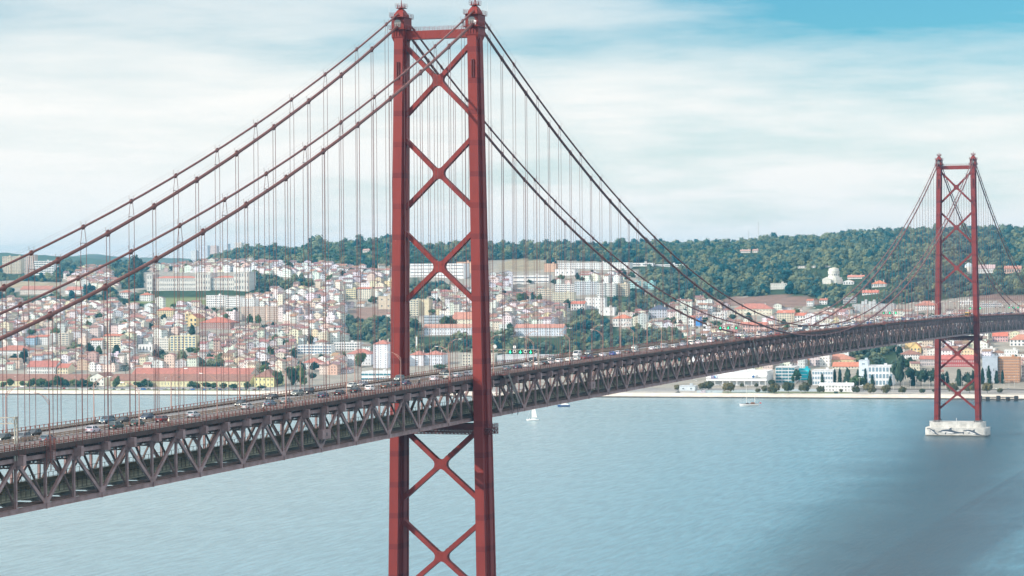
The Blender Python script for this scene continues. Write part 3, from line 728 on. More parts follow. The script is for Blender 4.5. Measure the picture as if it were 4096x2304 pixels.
# floor beams with their bracket ends
def fbeam(m, k):
    y = k*SP; z = zb(y); big = k % 2 != 0
    h = 1.9 if big else 1.55; x1 = 12.35
    m.box(-XT+.35, XT-.35, y-.2, y+.2, z+9.1, z+11.2)
    for s in (-1, 1):
        m.box(*sorted((s*(XT+.32), s*x1)), y-.45, y+.45, z+11.2-h, z+11.2)
        m.box(*sorted((s*(XT+.32), s*(x1+.08))), y-.53, y+.53, z+11.2, z+11.32)
        m.box(*sorted((s*(x1), s*(x1+.05))), y-.55, y+.55, z+11.2-h, z+11.2)
        m.prism([(s*(XT+.36), z+11.15-h), (s*(XT+1.15), z+11.15-h), (s*(XT+.36), z+8.0)], y-.07, y+.07)
order = sorted(nodes, key=lambda k: math.hypot(CAM[0], k*SP-CAM[1])); rb = MB()
for i, k in enumerate(order):
    if i < 100: m = MB(); fbeam(m, k); m.obj('floor_beam', TRUSS, bridge)
    else: fbeam(rb, k)
tag(rb.obj('floor_beam', TRUSS, bridge), kind='stuff')
# deck slab
def ribbon(m, x0, x1, z0, z1, step=SP):
    ks = np.arange(YS, YN, step)
    for a, b in zip(ks[:-1], ks[1:]):
        P = [[(x0, y, zb(y)+z0), (x1, y, zb(y)+z0), (x1, y, zb(y)+z1), (x0, y, zb(y)+z1)] for y in (a, b)]
        for j in range(4): m.quadp([P[0][j], P[0][(j+1) % 4], P[1][(j+1) % 4], P[1][j]])
m = MB(); ribbon(m, -11.15, 11.15, 11.42, 12.06); m.obj('deck_slab', FASC, bridge)
m = MB(); ribbon(m, -11.35, -11.15, 11.36, 12.35); ribbon(m, 11.15, 11.35, 11.36, 12.35); m.obj('fascia_girder', FASC, bridge)
for s in (-1, 1):
    m = MB()
    for x in (4.5, 8.0): ribbon(m, s*x-.18, s*x+.18, 10.85, 11.4)
    m.obj('stringer', TRUSSD, bridge)
# asphalt per carriageway, and grating lanes in the middle
m = MB()
for x0, x1, mi in ((-10.6, -3.4, 0), (-3.4, -.35, 1), (.35, 3.4, 1), (3.4, 10.6, 0)):
    m.cur = mi; ks = np.arange(YS, YN, SP)
    for a, b in zip(ks[:-1], ks[1:]): m.quadp([(x0, a, zb(a)+12.1), (x1, a, zb(a)+12.1), (x1, b, zb(b)+12.1), (x0, b, zb(b)+12.1)])
tag(m.obj('road_surface', [ASPH, mat('steel_grating', (0.19, 0.185, 0.185), 0.7, var=.3, vs=.6)], bridge))
m = MB()
for x in (-7.0, 7.0, -3.5, 3.5):
    y = YS+5
    while y < YN-10: m.quadp([(x-.08, y, zb(y)+12.105), (x+.08, y, zb(y)+12.105), (x+.08, y+4, zb(y+4)+12.105), (x-.08, y+4, zb(y+4)+12.105)]); y += 11
for x in (-10.3, 10.3):
    ks = np.arange(YS, YN, SP)
    for a, b in zip(ks[:-1], ks[1:]): m.quadp([(x-.08, a, zb(a)+12.105), (x+.08, a, zb(a)+12.105), (x+.08, b, zb(b)+12.105), (x-.08, b, zb(b)+12.105)])
m.obj('lane_marking', PAINTW, bridge)
def fence(xs, post, rails, z0, h, dx, matr, name, label, pw=.13, rh=.10):
    m = MB(); y = YS
    while y < YN:
        m.box(xs-pw/2, xs+pw/2, y-pw/2, y+pw/2, zb(y)+z0, zb(y)+z0+h); y += post
    for rz in rails: ribbon(m, xs-.05+dx, xs+.05+dx, z0+rz, z0+rz+rh, SP)
    o = m.obj(name, matr, bridge, recalc=False); o['label'] = label; return o
fence(11.3, 1.92, (.28, .60, .92, 1.16), 12.3, 1.25, 0, RAILR, 'railing', 'rust red outer railing on the east edge', .16, .07)
fence(-11.3, 1.92, (.35, 1.10), 12.3, 1.25, 0, RAILR, 'railing', 'rust red outer railing on the west edge', .16, .09)
fence(10.75, 1.92, (.28, .62), 12.1, .95, -.1, RAILB, 'guard_rail', 'brown guard rail beside the east lanes', .12, .24)
fence(-10.75, 1.92, (.28, .62), 12.1, .95, .1, RAILB, 'guard_rail', 'brown guard rail beside the west lanes', .12, .24)
fence(0, 1.92, (.28, .62), 12.1, .95, .14, RAILB, 'guard_rail', 'brown guard rail along the median', .2, .24)
# lower rail deck
m = MB(); ribbon(m, -5.2, 5.2, 1.5, 2.3)
m.obj('rail_deck', CREAM, bridge)
m = MB()
for x in (-5.0, -.9, 5.0): ribbon(m, x-.12, x+.12, 2.3, 3.25)
m.obj('rail_girder', mat('olive_rail_girder', (0.24, 0.215, 0.15), .85, var=.5, vs=.25), bridge)
for s in (-1, 1):
    m = MB()
    for x in (1.9, 3.35): ribbon(m, s*x-.05, s*x+.05, 2.3, 2.5)
    m.obj('train_track', TRUSSD, bridge)
for s, l in ((-1, 'west'), (1, 'east')):
    m = MB(); ribbon(m, s*8.6-1.0, s*8.6+1.0, 1.02, 1.1); m.obj('floor_plate', TRUSSD, bridge)
    m = MB(); y = YS; x = s*6.0
    while y < YN: m.box(x-.05, x+.05, y-.05, y+.05, zb(y)+2.0, zb(y)+4.1); y += 1.92
    for rz in (2.0, 3.2, 4.1): ribbon(m, x-.03, x+.03, rz-.03, rz+.05)
    m.obj('track_fence', mat('dark_fence', (0.06, 0.05, .05), .7), bridge, recalc=False)
# dark lattice under road, floor bracing at the bottom
m = MB()
for a, b in zip(nodes[:-1], nodes[1:]):
    ya, yb_ = a*SP, b*SP
    s = 1 if a % 2 == 0 else -1
    m.beam((s*XT, ya, zb(ya)+.55), (0, yb_, zb(yb_)+.55), .45, .4); m.beam((-s*XT, ya, zb(ya)+.55), (0, yb_, zb(yb_)+.55), .45, .4)
    m.beam((-XT, ya, zb(ya)+.6), (XT, ya, zb(ya)+.6), .4, .95)
    for x in (-7.4, 7.4, -8.8, 8.8): m.beam((x, ya, zb(ya)+1.0), (x, yb_, zb(yb_)+1.0), .3, .3)
m.obj('bottom_bracing', TRUSSD, bridge, recalc=False)
m = MB()
for a in nodes:
    y = a*SP; z = zb(y)
    for k in range(8):
        x0 = -XT+k*XT/4; x1 = x0+XT/4
        m.beam((x0, y, z+8.9), ((x0+x1)/2, y, z+10.9), .16, .16, (0, 1, 0)); m.beam(((x0+x1)/2, y, z+10.9), (x1, y, z+8.9), .16, .16, (0, 1, 0))
    m.beam((-XT, y, z+8.75), (XT, y, z+8.75), .22, .3)
    m.beam((-XT, y, z+1.0), (-6.4, y, z+8.8), .4, .34, (0, 1, 0)); m.beam((XT, y, z+1.0), (6.4, y, z+8.8), .4, .34, (0, 1, 0))
for a, b in zip(nodes[:-1], nodes[1:]):
    ya, yb_ = a*SP, b*SP
    for x in (-9.4, -6.3, 6.3, 9.4):
        m.beam((x, ya, zb(ya)+9.0), (x, yb_, zb(yb_)+9.0), .16, .2); m.beam((x, ya, zb(ya)+10.2), (x, yb_, zb(yb_)+10.2), .12, .12)
        for j in range(8):
            y0 = ya+j*SP/8; m.beam((x, y0, zb(ya)+9.0), (x, y0+SP/8, zb(ya)+11.2), .14, .14, (1, 0, 0))
m.obj('sway_bracing', TRUSSD, bridge, recalc=False)
m = MB(); ribbon(m, -4.8, 4.8, 9.35, 9.5); m.obj('cable_tray', TRUSSD, bridge)

# concrete piers
def pier(y, label, mural):
    p = tag(empty('bridge_pier', (0, y, 0)), label, 'bridge pier')
    def slab(hx, hy, z0, z1, ch):
        return rounded([(-hx, -hy), (hx, -hy), (hx, hy), (-hx, hy)], ch), z0, z1
    m = MB(); pol, z0, z1 = slab(21.0, 9.0, -6, 5.6, 3.0); m.prism(pol, z0, z1, 'z')
    base = m.obj('base_block', mat('white_pier_concrete', (0.58, 0.57, 0.54), .85, var=.4, vs=.22), p)
    m = MB(); pol, z0, z1 = slab(18.6, 6.8, 5.6, 9.3, 4.0); m.prism(pol, z0, z1, 'z'); m.obj('upper_block', MATS['white_pier_concrete'], p)
    m = MB(); m.prism([(x*1.003, yy*1.006) for x, yy in slab(21.0, 9.0, 0, 0, 3.0)[0]], -.5, .7, 'z'); m.obj('tide_stain', CONCD, p)
    for sx in (-1, 1):
        m = MB(); m.box(sx*legx(9)-2.3, sx*legx(9)+2.3, -5.2, 5.2, 9.3, 10.6); m.obj('leg_shoe', mat('dark_shoe_steel', (.06, .05, .055), .6), p)
    m = MB(); rail_mesh(m, [(-18, -6.6, 9.3), (18, -6.6, 9.3)], 1.0, 2, .04, 2.5); m.tube([(0, -6.4, 9.3), (0, -6.4, 12.0)], .12, 6); m.tube([(0, -6.9, 6.0), (0, -6.9, 9.6)], .1, 5); m.obj('pier_railing', WHT, p)
    if mural:
        def dolphin(ox, oz, s, flip=1, tilt=0.0, cut=None):
            P = [(-9.0, .2), (-8.0, .75), (-7.2, .95), (-6.4, 1.6), (-5.0, 2.1), (-3.0, 2.35), (-1.8, 2.35), (-1.2, 3.1), (-.3, 3.7), (.2, 3.65), (-.1, 2.6), (.4, 2.1), (2.5, 1.5), (5.0, 1.1), (6.8, 1.15), (8.0, 1.7), (8.3, 1.5), (7.8, .8), (8.2, -.3), (7.9, -.35), (7.0, .45), (5.0, .2), (2.0, -.2), (0.0, -.35), (-3.0, .2), (-3.6, -.9), (-4.2, -1.0), (-4.3, .3), (-6.5, .15), (-8.0, .1)]
            Q = []
            for x, z in P:
                x *= s*flip; z *= s; Q.append((ox+x*math.cos(tilt)-z*math.sin(tilt), max(.75, oz+x*math.sin(tilt)+z*math.cos(tilt))))
            return Q
        for (ox, oz, s, fl, ti) in ((-3.0, 1.9, 1.05, 1, -.05), (12.0, 1.6, .85, 1, -.28), (-15.2, 2.2, .62, 1, -.55)):
            m = MB(); m.prism(dolphin(ox, oz, s, fl, ti), -9.03, -8.99); m.obj('dolphin_mural', DBLUE, p)
            m = MB(); Q = dolphin(ox, oz, s*.93, fl, ti); 
            belly = [(ox+x*s*fl, oz+z*s) for x, z in ((-7.0, .35), (-5.5, .9), (-3.0, 1.0), (0, .7), (2.0, .3), (0, -.1), (-3.2, .35), (-5.5, .25))]
            belly = [((x-ox)*math.cos(ti)-(z-oz)*math.sin(ti)+ox, max(.8, (x-ox)*math.sin(ti)+(z-oz)*math.cos(ti)+oz)) for x, z in belly]
            m.prism(belly, -9.06, -9.0); m.obj('dolphin_belly', WHT, p)
    return p
pier(1013, 'white two-tier concrete pier with grey dolphin mural under the far red tower', True)

# concrete viaduct pier that takes the anchored end of the cables on the north bank
for yv in (1496.0, 1580.0, 1665.0):
    vp = tag(empty('viaduct_pier', (0, yv, 0)), 'grey concrete viaduct pier carrying the deck on the north bank', 'bridge pier', 'viaduct piers on the north bank')
    for sx in (-1, 1): m = MB(); m.box(sx*9-2.2, sx*9+2.2, -2.4, 2.4, 1, zb(yv)-1.8); m.obj('column', CONC, vp)
    m = MB(); m.box(-12.5, 12.5, -2.8, 2.8, zb(yv)-1.8, zb(yv)-.05); m.obj('cross_head', CONC, vp)
# ------------------------------------------------------------ trees
def ico(sub=1):
    import bmesh
    bm = bmesh.new(); bmesh.ops.create_icosphere(bm, subdivisions=sub, radius=1.0)
    v = [tuple(p.co) for p in bm.verts]; f = [tuple(q.index for q in p.verts) for p in bm.faces]; bm.free(); return v, f
ICO1 = ico(1); ICO2 = ico(2)
def crown_mesh(name, matr, seed, kind='broad', quads=420, lobes=9):
    rg = random.Random(seed); m = MB(); L_ = []
    for i in range(lobes):
        if kind == 'broad': a = rg.uniform(0, 6.28); rr = rg.uniform(.1, .62); L_.append((rr*math.cos(a), rr*math.sin(a), rg.uniform(.28, .78)+(.12 if rr < .3 else 0), rg.uniform(.26, .44)))
        elif kind == 'umbrella': a = rg.uniform(0, 6.28); rr = rg.uniform(0, .72); L_.append((rr*math.cos(a), rr*math.sin(a), rg.uniform(.62, .78), rg.uniform(.2, .33)))
        elif kind == 'column': t = i/(lobes-1); L_.append((rg.uniform(-.1, .1), rg.uniform(-.1, .1), .12+t*.76, (.42-.30*t)*rg.uniform(.85, 1.15)))
        elif kind == 'round': a = rg.uniform(0, 6.28); rr = rg.uniform(.1, .5); L_.append((rr*math.cos(a), rr*math.sin(a), rg.uniform(.38, .72), rg.uniform(.3, .42)))
    for (x, y, z, r) in L_:
        b = len(m.v); V, Fc = ICO1
        for p in V:
            k = r*.86*(1+.25*noise.noise((p[0]*2+x*9, p[1]*2+y*9, p[2]*2+seed)))
            m.v.append((x+p[0]*k, y+p[1]*k, z+p[2]*k*(.75 if kind != 'column' else 1.5)))
        for f in Fc: m.face([b+i for i in f])
    for q in range(quads):
        x, y, z, r = rg.choice(L_); a = rg.uniform(0, 6.28); c = rg.uniform(-.7, 1); s = math.sqrt(max(0, 1-c*c)); k = r*rg.uniform(.82, 1.13)
        P = Vector((x+k*s*math.cos(a), y+k*s*math.sin(a), z+k*c*(.75 if kind != 'column' else 1.5)))
        n = Vector((s*math.cos(a)+rg.uniform(-.6, .6), s*math.sin(a)+rg.uniform(-.6, .6), c+rg.uniform(-.4, .8))).normalized()
        t = n.cross(Vector((rg.uniform(-1, 1), rg.uniform(-1, 1), 1))).normalized(); w = n.cross(t); h = rg.uniform(.04, .10)
        m.quadp([P-t*h-w*h*.7, P+t*h-w*h*.7, P+t*h*.6+w*h, P-t*h*.6+w*h])
    return m.mesh(name, matr, recalc=False)
def trunk_mesh(name, h0=.42, forks=4, seed=1, r=.035):
    rg = random.Random(seed); m = MB(); m.tube([(0, 0, -.12), (.01, 0, h0*.6), (0, .01, h0)], [r*1.3, r, r*.8], 6)
    for k in range(forks):
        a = 6.28*k/forks+rg.uniform(-.4, .4); m.tube([(0, .01, h0*.85), (.16*math.cos(a), .16*math.sin(a), h0+.14), (.32*math.cos(a), .32*math.sin(a), h0+.3)], [r*.7, r*.5, r*.2], 5)
    return m.mesh(name, BARK)
def araucaria_meshes():
    m = MB(); rg = random.Random(3)
    for t in range(13):
        z = .16+.80*t/12; rr = (.30-.27*(t/12)**1.2)
        for k in range(9):
            a = 6.28*(k+rg.random()*.5)/9; ex = Vector((math.cos(a), math.sin(a), .22)); side = Vector((-math.sin(a), math.cos(a), 0))
            for j in range(5):
                c = Vector((0, 0, z))+ex*rr*(.25+.16*j); w = .035*(1.25-.13*j)*(rr/.3+.35)
                n = Vector((rg.uniform(-.4, .4), rg.uniform(-.4, .4), 1)).normalized()*.012
                m.quadp([c-side*w-n, c+side*w+n, c+side*w*.6+ex*w*2+n, c-side*w*.6+ex*w*2-n])
    cr = m.mesh('crown', DLEAF, recalc=False)
    k = MB(); k.tube([(0, 0, -.05), (0, 0, .5), (0, 0, .99)], [.022, .014, .003], 6)
    return cr, k.mesh('trunk', BARK)
TREES = {}
for kd, matr, n, par in (('broad', LEAF, 4, dict(kind='broad')), ('dark', DLEAF, 2, dict(kind='broad')), ('round', OLEAF, 3, dict(kind='round', lobes=10)), ('cypress', DLEAF, 2, dict(kind='column', lobes=8)), ('umbrella', PINE, 2, dict(kind='umbrella', lobes=14))):
    TREES[kd] = [(crown_mesh('crown', matr, 11*i+len(kd), **par), trunk_mesh('trunk', .3 if kd in ('broad', 'dark', 'round') else (.1 if kd == 'cypress' else .62), 4, i+2, .035 if kd != 'round' else .03)) for i in range(n)]
TREES['araucaria'] = [araucaria_meshes()]
TNAME = {'broad': 'broadleaf_tree', 'dark': 'broadleaf_tree', 'round': 'clipped_round_tree', 'cypress': 'cypress_tree', 'umbrella': 'umbrella_pine', 'araucaria': 'norfolk_pine'}
TDESC = {'broad': 'green broadleaf tree', 'dark': 'dark green spreading tree', 'round': 'round-headed dull green tree', 'cypress': 'dark narrow conical tree', 'umbrella': 'flat-topped umbrella pine', 'araucaria': 'tall tiered Norfolk pine'}
tree_log = []
def tree(kd, x, y, z, w, h, place):
    cr, tk = R.choice(TREES[kd]); o = empty(TNAME[kd], (x, y, z), R.uniform(0, 6.28))
    s = (w/1.5, w/1.5, h*1.03) if kd != 'cypress' else (w/.9, w/.9, h/1.05)
    if kd == 'araucaria': s = (w/.62, w/.62, h)
    link('crown', cr, o, scale=s); link('trunk', tk, o, scale=s)
    tree_log.append((o, TDESC[kd], place, project((x, y, z))[0])); return o
def tree_px(kd, px, py, wpx, hpx, place):
    P, d = ground_at(px, py)
    if P is None: return
    k = d/F; return tree(kd, P[0], P[1], P[2]-.2, wpx*k, hpx*k, place)

# ------------------------------------------------------------ houses
ROOFC = [tuple(v*k for v, k in zip(c, (.84, .9, .93))) for c in [(.34, .165, .125), (.28, .145, .115), (.38, .195, .145), (.24, .15, .125), (.32, .175, .14), (.21, .145, .125)]]
RNAME = ['red', 'red', 'orange', 'brown', 'red', 'brown']
WALLC = [((.74, .73, .70), 'white', 36), ((.68, .62, .51), 'cream', 20), ((.58, .57, .55), 'grey', 9), ((.66, .52, .48), 'pink', 7), ((.68, .59, .40), 'yellow', 4), ((.56, .61, .66), 'light-blue', 4), ((.60, .42, .35), 'salmon', 3), ((.78, .78, .78), 'snow-white', 20)]
def wall_mesh(w, d, h, gable=None, rh=0, name='wall', sidewin=True, m=None, T=None, sink=4.0):
    own = m is None; m = m or MB(); T = T or (lambda p: p)
    x0, x1, y0, y1 = -w/2, w/2, -d/2, d/2
    def wallq(a, b, L_, uoff):
        m.quadp([T((a[0], a[1], -sink)), T((b[0], b[1], -sink)), T((b[0], b[1], h)), T((a[0], a[1], h))], [(uoff, -sink), (uoff+L_, -sink), (uoff+L_, h), (uoff, h)])
    wallq((x0, y0), (x1, y0), w, .3); wallq((x1, y0), (x1, y1), d, 50.3 if sidewin else -500)
    wallq((x1, y1), (x0, y1), w, .3); wallq((x0, y1), (x0, y0), d, -500)
    nf = [(-100, -100)]*4
    if gable == 'x':      # ridge along x, gable triangles on the sides
        for x in (x0, x1): m.quadp([T((x, y0, h)), T((x, y1, h)), T((x, 0, h+rh))], nf[:3])
    elif gable == 'y':
        for y in (y0, y1): m.quadp([T((x0, y, h)), T((x1, y, h)), T((0, y, h+rh))], nf[:3])
    elif gable == 'flat': m.quadp([T((x0, y0, h-.05)), T((x1, y0, h-.05)), T((x1, y1, h-.05)), T((x0, y1, h-.05))], nf)
    if own: return m.mesh(name, WALLW, recalc=False)
def roof_mesh(w, d, h, kind, rh, m=None, T=None):
    own = m is None; m = m or MB(); T = T or (lambda p: p); o = .45; t = .25
    x0, x1, y0, y1 = -w/2-o, w/2+o, -d/2-o, d/2+o; z = h-.12
    if kind == 'x': pts = [((x0, y0, z), (x1, y0, z), (x1, 0, h+rh), (x0, 0, h+rh)), ((x1, y1, z), (x0, y1, z), (x0, 0, h+rh), (x1, 0, h+rh))]
    elif kind == 'y': pts = [((x0, y1, z), (x0, y0, z), (0, y0, h+rh), (0, y1, h+rh)), ((x1, y0, z), (x1, y1, z), (0, y1, h+rh), (0, y0, h+rh))]
    elif kind == 'hip':
        k = min(w, d)/2; rx = max(0.01, w/2-k); ry = max(0.01, d/2-k)
        A, B, C_, D_ = (-rx, -ry, h+rh), (rx, -ry, h+rh), (rx, ry, h+rh), (-rx, ry, h+rh)
        pts = [((x0, y0, z), (x1, y0, z), B, A), ((x1, y0, z), (x1, y1, z), C_, B), ((x1, y1, z), (x0, y1, z), D_, C_), ((x0, y1, z), (x0, y0, z), A, D_), (A, B, C_, D_)]
    else:   # flat with parapet upstand
        x0, x1, y0, y1 = -w/2-.12, w/2+.12, -d/2-.12, d/2+.12
        a, b = h-.1, h+.55
        for (p, q) in (((x0, y0), (x1, y0)), ((x1, y0), (x1, y1)), ((x1, y1), (x0, y1)), ((x0, y1), (x0, y0))):
            m.quadp([T((*p, a)), T((*q, a)), T((*q, b)), T((*p, b))])
        pts = [((x0, y0, b), (x1, y0, b), (x1, y1, b), (x0, y1, b))]
        if own: m.box(w*.1, w*.1+2.6, -1.2, 1.6, b, b+1.9)
    for p in pts: m.quadp([T(q) for q in p])
    if kind in ('x', 'y', 'hip'):
        q = pts[0]; m.quadp([T((q[0][0], q[0][1], q[0][2]-t)), T((q[1][0], q[1][1], q[1][2]-t)), T(q[1]), T(q[0])])
    if own: return m.mesh('roof', ROOFM, recalc=False)
chim = MB(); chim.box(-.5, .5, -.35, .35, -1.4, 1.5); chim.box(-.58, .58, -.43, .43, 1.5, 1.66); CHIM = chim.mesh('chimney', mat('chimney_render', (.62, .58, .53), .9))
PROT = []
for i in range(34):
    kd = R.choices(['x', 'y', 'hip', 'flat'], [42, 24, 18, 16])[0]
    st = R.choices([1, 2, 3, 4, 5, 6, 7], [8, 28, 34, 20, 7, 2, 1])[0] if kd != 'flat' else R.choice([2, 3, 4, 5, 6])
    w = R.uniform(6, 13) if kd != 'flat' else R.uniform(9, 17); d = R.uniform(8, 12); h = st*2.8+.6; rh = R.uniform(1.6, 2.6)*(d if kd != 'y' else w)/11
    PROT.append((kd, st, w, d, h, rh, wall_mesh(w, d, h, {'x': 'x', 'y': 'y', 'flat': 'flat', 'hip': None}[kd], rh), roof_mesh(w, d, h, kd, rh)))
RES = []     # reserved image rectangles of the landmark buildings (px0, px1, py0, py1)
SHORE = math.radians(4.3)
def regname(px, py):
    z = 'by waterfront' if py > 1440 else ('lower town' if py > 1330 else ('middle town' if py > 1230 else 'upper slope'))
    h = 'far left' if px < 700 else ('left of near tower' if px < 1560 else ('behind near tower' if px < 1900 else ('right of near tower' if px < 2600 else ('at mid span' if px < 3300 else ('left of far tower' if px < 3740 else 'around far tower')))))
    return z, h
def _old(px, py):
    if py > 1440: z = 'by the waterfront'
    elif py > 1330: z = 'low in the town'
    elif py > 1230: z = 'halfway up the town'
    else: z = 'high on the slope'
    if px < 700: h = 'at far left'
    elif px < 1560: h = 'left of near tower'
    elif px < 1900: h = 'behind the near tower'
    elif px < 2600: h = 'right of near tower'
    elif px < 3300: h = 'mid span'
    elif px < 3740: h = 'left of far tower'
    else: h = 'around the far tower'
    return z, h
PN = {1: 'one', 2: 'two', 3: 'three', 4: 'four', 5: 'five', 6: 'six', 7: 'seven'}
KN = {'x': 'tiled', 'y': 'gable-fronted', 'hip': 'hip-roofed', 'flat': 'flat-roofed'}
def add_building(name, label, cat, px0, px1, yt, yb, roof='flat', wall=(.74, .73, .70), rc=(.40, .14, .085), depth=14.0, win=None, rot=None, rise=None, group=None, wc=GLASS, d_override=None, reserve=True, wsz=None):
    pm = (px0+px1)/2; P, d = ground_at(pm, yb)
    if P is None: return None
    k = d/F; rt = SHORE if rot is None else rot
    w = (px1-px0)*k/max(.3, math.cos(YAW-rt))*.97; h = (yb-yt)*k
    o = empty(name, (P[0]-math.sin(rt)*depth/2, P[1]+math.cos(rt)*depth/2, P[2]), rt)
    rh = rise if rise is not None else min(w, depth)*.22
    wm_ = wall_mesh(w, depth, h, {'x': 'x', 'y': 'y', 'flat': 'flat'}.get(roof), rh)
    if win: wm_.materials[0] = WALLP
    wo_ = link('wall', wm_, o, color=wall); ro = link('roof', roof_mesh(w, depth, h, roof, rh), o, color=rc if roof != 'flat' else tuple(v*.8 for v in wall))
    if win:
        c, f = win; ww, wh = wsz or (.42, .55); pw = w/c*ww; ph = h/f*wh
        pb = MB(); pb.box(-pw/2, pw/2, -.14, .10, 0, ph); pb.cur = 1; pb.box(-.05, .05, -.17, -.14, 0, ph); pb.box(-pw/2-.08, pw/2+.08, -.24, .1, -.16, 0)
        pme = pb.mesh('window', [wc, WHT])
        for i in range(c):
            for j in range(f):
                link('window', pme, o, (-w/2+w*(i+.5)/c, -depth/2, h*(j+.5)/f-ph/2))
    if roof in ('x', 'hip') and w > 8:
        for s in ((-.3, .28) if w > 14 else (.2,)):
            link('chimney', CHIM, ro, (s*w, depth*.12, h+rh*.75))
    tag(o, label, cat, group)
    if reserve: RES.append((px0, px1, yt-3, yb+14))
    o['_w'] = w; o['_h'] = h; o['_d'] = depth
    return o
W = (.76, .755, .74); CR_ = (.68, .62, .50); PB = (.60, .66, .74); BG = (.56, .48, .37)
B = add_building
# upper left skyline
for i, (a, b, t) in enumerate(((8, 46, 1027), (48, 84, 1026), (96, 140, 1020))):
    B('apartment_tower', ['leftmost cream apartment tower with dark balcony stripes at the left edge', 'middle cream apartment tower with dark balcony stripes at the left edge', 'pinkish apartment tower beside the white slab at far left'][i], 'apartment tower', a, b, t, 1096, wall=[(.66, .56, .42), (.66, .56, .42), (.58, .45, .38)][i], win=(5, 12), wsz=(.5, .5))
B('apartment_block', 'white balconied slab block right of the cream towers at far left', 'apartment block', 131, 219, 1045, 1098, wall=W, win=(8, 6), wsz=(.8, .45))
for i, (a, b, t, c, l) in enumerate(((769, 791, 1003, (.62, .66, .68), 'lowest pale grey'), (793, 838, 983, (.56, .62, .70), 'blue-white glazed'), (840, 874, 984, (.60, .52, .50), 'pinkish'), (876, 920, 977, (.58, .64, .70), 'broad grey-blue'), (894, 940, 995, (.66, .58, .54), 'pale pink slab'), (943, 973, 972, (.66, .62, .58), 'tallest'))):
    P = xy_of((a+b)/2, 5200+60*i); z0 = 120.0; r = pray((a+b)/2, t); top = CAM[2]+r[2]*(5200+60*i)/(r[:2]@FWH)
    o = empty('apartment_tower', (P[0], P[1], z0), .1); w = (b-a)*5200/F
    link('wall', wall_mesh(w, 16, top-z0, 'flat', 0), o, color=c); link('roof', roof_mesh(w, 16, top-z0, 'flat', 0), o, color=c)
    tag(o, l+' high-rise in the distant cluster on the skyline', 'apartment tower', 'high-rises on the skyline')
# palace
pc = (.62, .60, .56)
P, d = ground_at(790, 1164); kk = d/F
pal = empty('palace', (P[0], P[1]+4, P[2]), SHORE); RES.append((570, 1005, 1085, 1180))
def pbit(pn, a, b, t, base=1164, dep=22, roof='flat', rc=(.42, .15, .10), yo=0.0, win=None):
    x0 = (a-790)*kk/.97; x1 = (b-790)*kk/.97; h = (base-t)*kk; w = x1-x0
    o = link(pn, wall_mesh(w, dep, h, None if roof != 'flat' else 'flat', 0, 'wall', sidewin=False), pal, ((x0+x1)/2, dep/2+yo, 0), color=pc)
    o.data.materials[0] = WALLP
    link('roof', roof_mesh(w, dep, h, roof, 2.6), o, color=rc if roof != 'flat' else pc)
    if win:
        c, f = win; pw = w/c*.34; ph = h/f*.5; pb = MB(); pb.box(-pw/2, pw/2, -.1, .1, 0, ph); pm_ = pb.mesh('window', mat('grey_window', (.13, .14, .16), .4))  # plain grey window panes
        for i in range(c):
            for j in range(f): link('window', pm_, o, (-w/2+w*(i+.5)/c, -dep/2, h*(j+.5)/f-ph/2))
    pb = MB(); pb.box(-w/2-.4, w/2+.4, -dep/2-.4, dep/2+.4, h*.52, h*.52+.5); pb.box(-w/2-.5, w/2+.5, -dep/2-.5, dep/2+.5, h-.5, h-.02); pb.obj('cornice', mat('cornice_stone', (.62, .60, .56), .85), o)
pbit('corner_tower', 577, 600, 1098, dep=26, yo=-3, win=(2, 3))
pbit('wing', 601, 778, 1112, roof='hip', win=(22, 3)); pbit('wing', 842, 937, 1112, roof='hip', win=(12, 3))
pbit('corner_tower', 779, 841, 1094, dep=27, yo=-3, win=(6, 3)); pbit('corner_tower', 938, 1000, 1090, dep=27, yo=-3, win=(6, 3))
for a in (781, 838, 940, 997):
    m = MB(); x = (a-790)*kk/.97; m.box(x-1.2, x+1.2, -1.5, 1.5, 0, (1164-1087)*kk); m.obj('pinnacle', mat('cornice_stone', (.62, .60, .56)), pal)
tag(pal, 'long pale stone palace with square towers on the hill at left', 'palace')
B('pavilion_house', 'small square white house with hip roof below the palace', 'house', 558, 604, 1180, 1206, 'hip', W, win=(5, 3))
B('villa', 'white villa among trees left below the palace', 'house', 478, 517, 1170, 1194, 'hip', W, win=(5, 2))
B('warehouse', 'long low warehouse with pinkish gable roof at far left hillside', 'warehouse', 75, 207, 1158, 1176, 'x', (.60, .55, .50), (.36, .16, .12), 22)
B('warehouse', 'white gabled shed right of the long hillside warehouse', 'warehouse', 258, 326, 1160, 1176, 'x', W, (.42, .18, .14), 20)
# church and convent
B('church', 'small yellow baroque church with bell tower in the left town', 'church', 741, 790, 1272, 1306, 'y', (.72, .58, .30), (.40, .15, .09), 26, win=(3, 2), rise=5)
o = B('bell_tower', 'slim yellow bell tower on the left of the yellow church', 'bell tower', 741, 755, 1254, 1306, 'hip', (.72, .58, .30), (.60, .50, .35), 4, rise=3, win=(1, 4), reserve=False)
B('convent', 'long reddish-brown convent with big red roof beside yellow church', 'convent', 793, 925, 1290, 1317, 'hip', (.34, .20, .17), (.40, .13, .085), 30, win=(16, 3), wsz=(.34, .36), wc=mat('white_framed_pane', (.35, .33, .33), .4), rise=6)
B('apartment_block', 'white balconied apartment block above the convent', 'apartment block', 823, 900, 1184, 1230, wall=W, win=(9, 5), wsz=(.6, .4))
B('apartment_block', 'white apartment block with flat roof right of the balconied one', 'apartment block', 902, 962, 1189, 1230, wall=W, win=(7, 5), wsz=(.6, .4))
B('apartment_block', 'low white apartment block left of the beige slab', 'apartment block', 966, 1022, 1196, 1228, wall=W, win=(7, 4), wsz=(.6, .4))
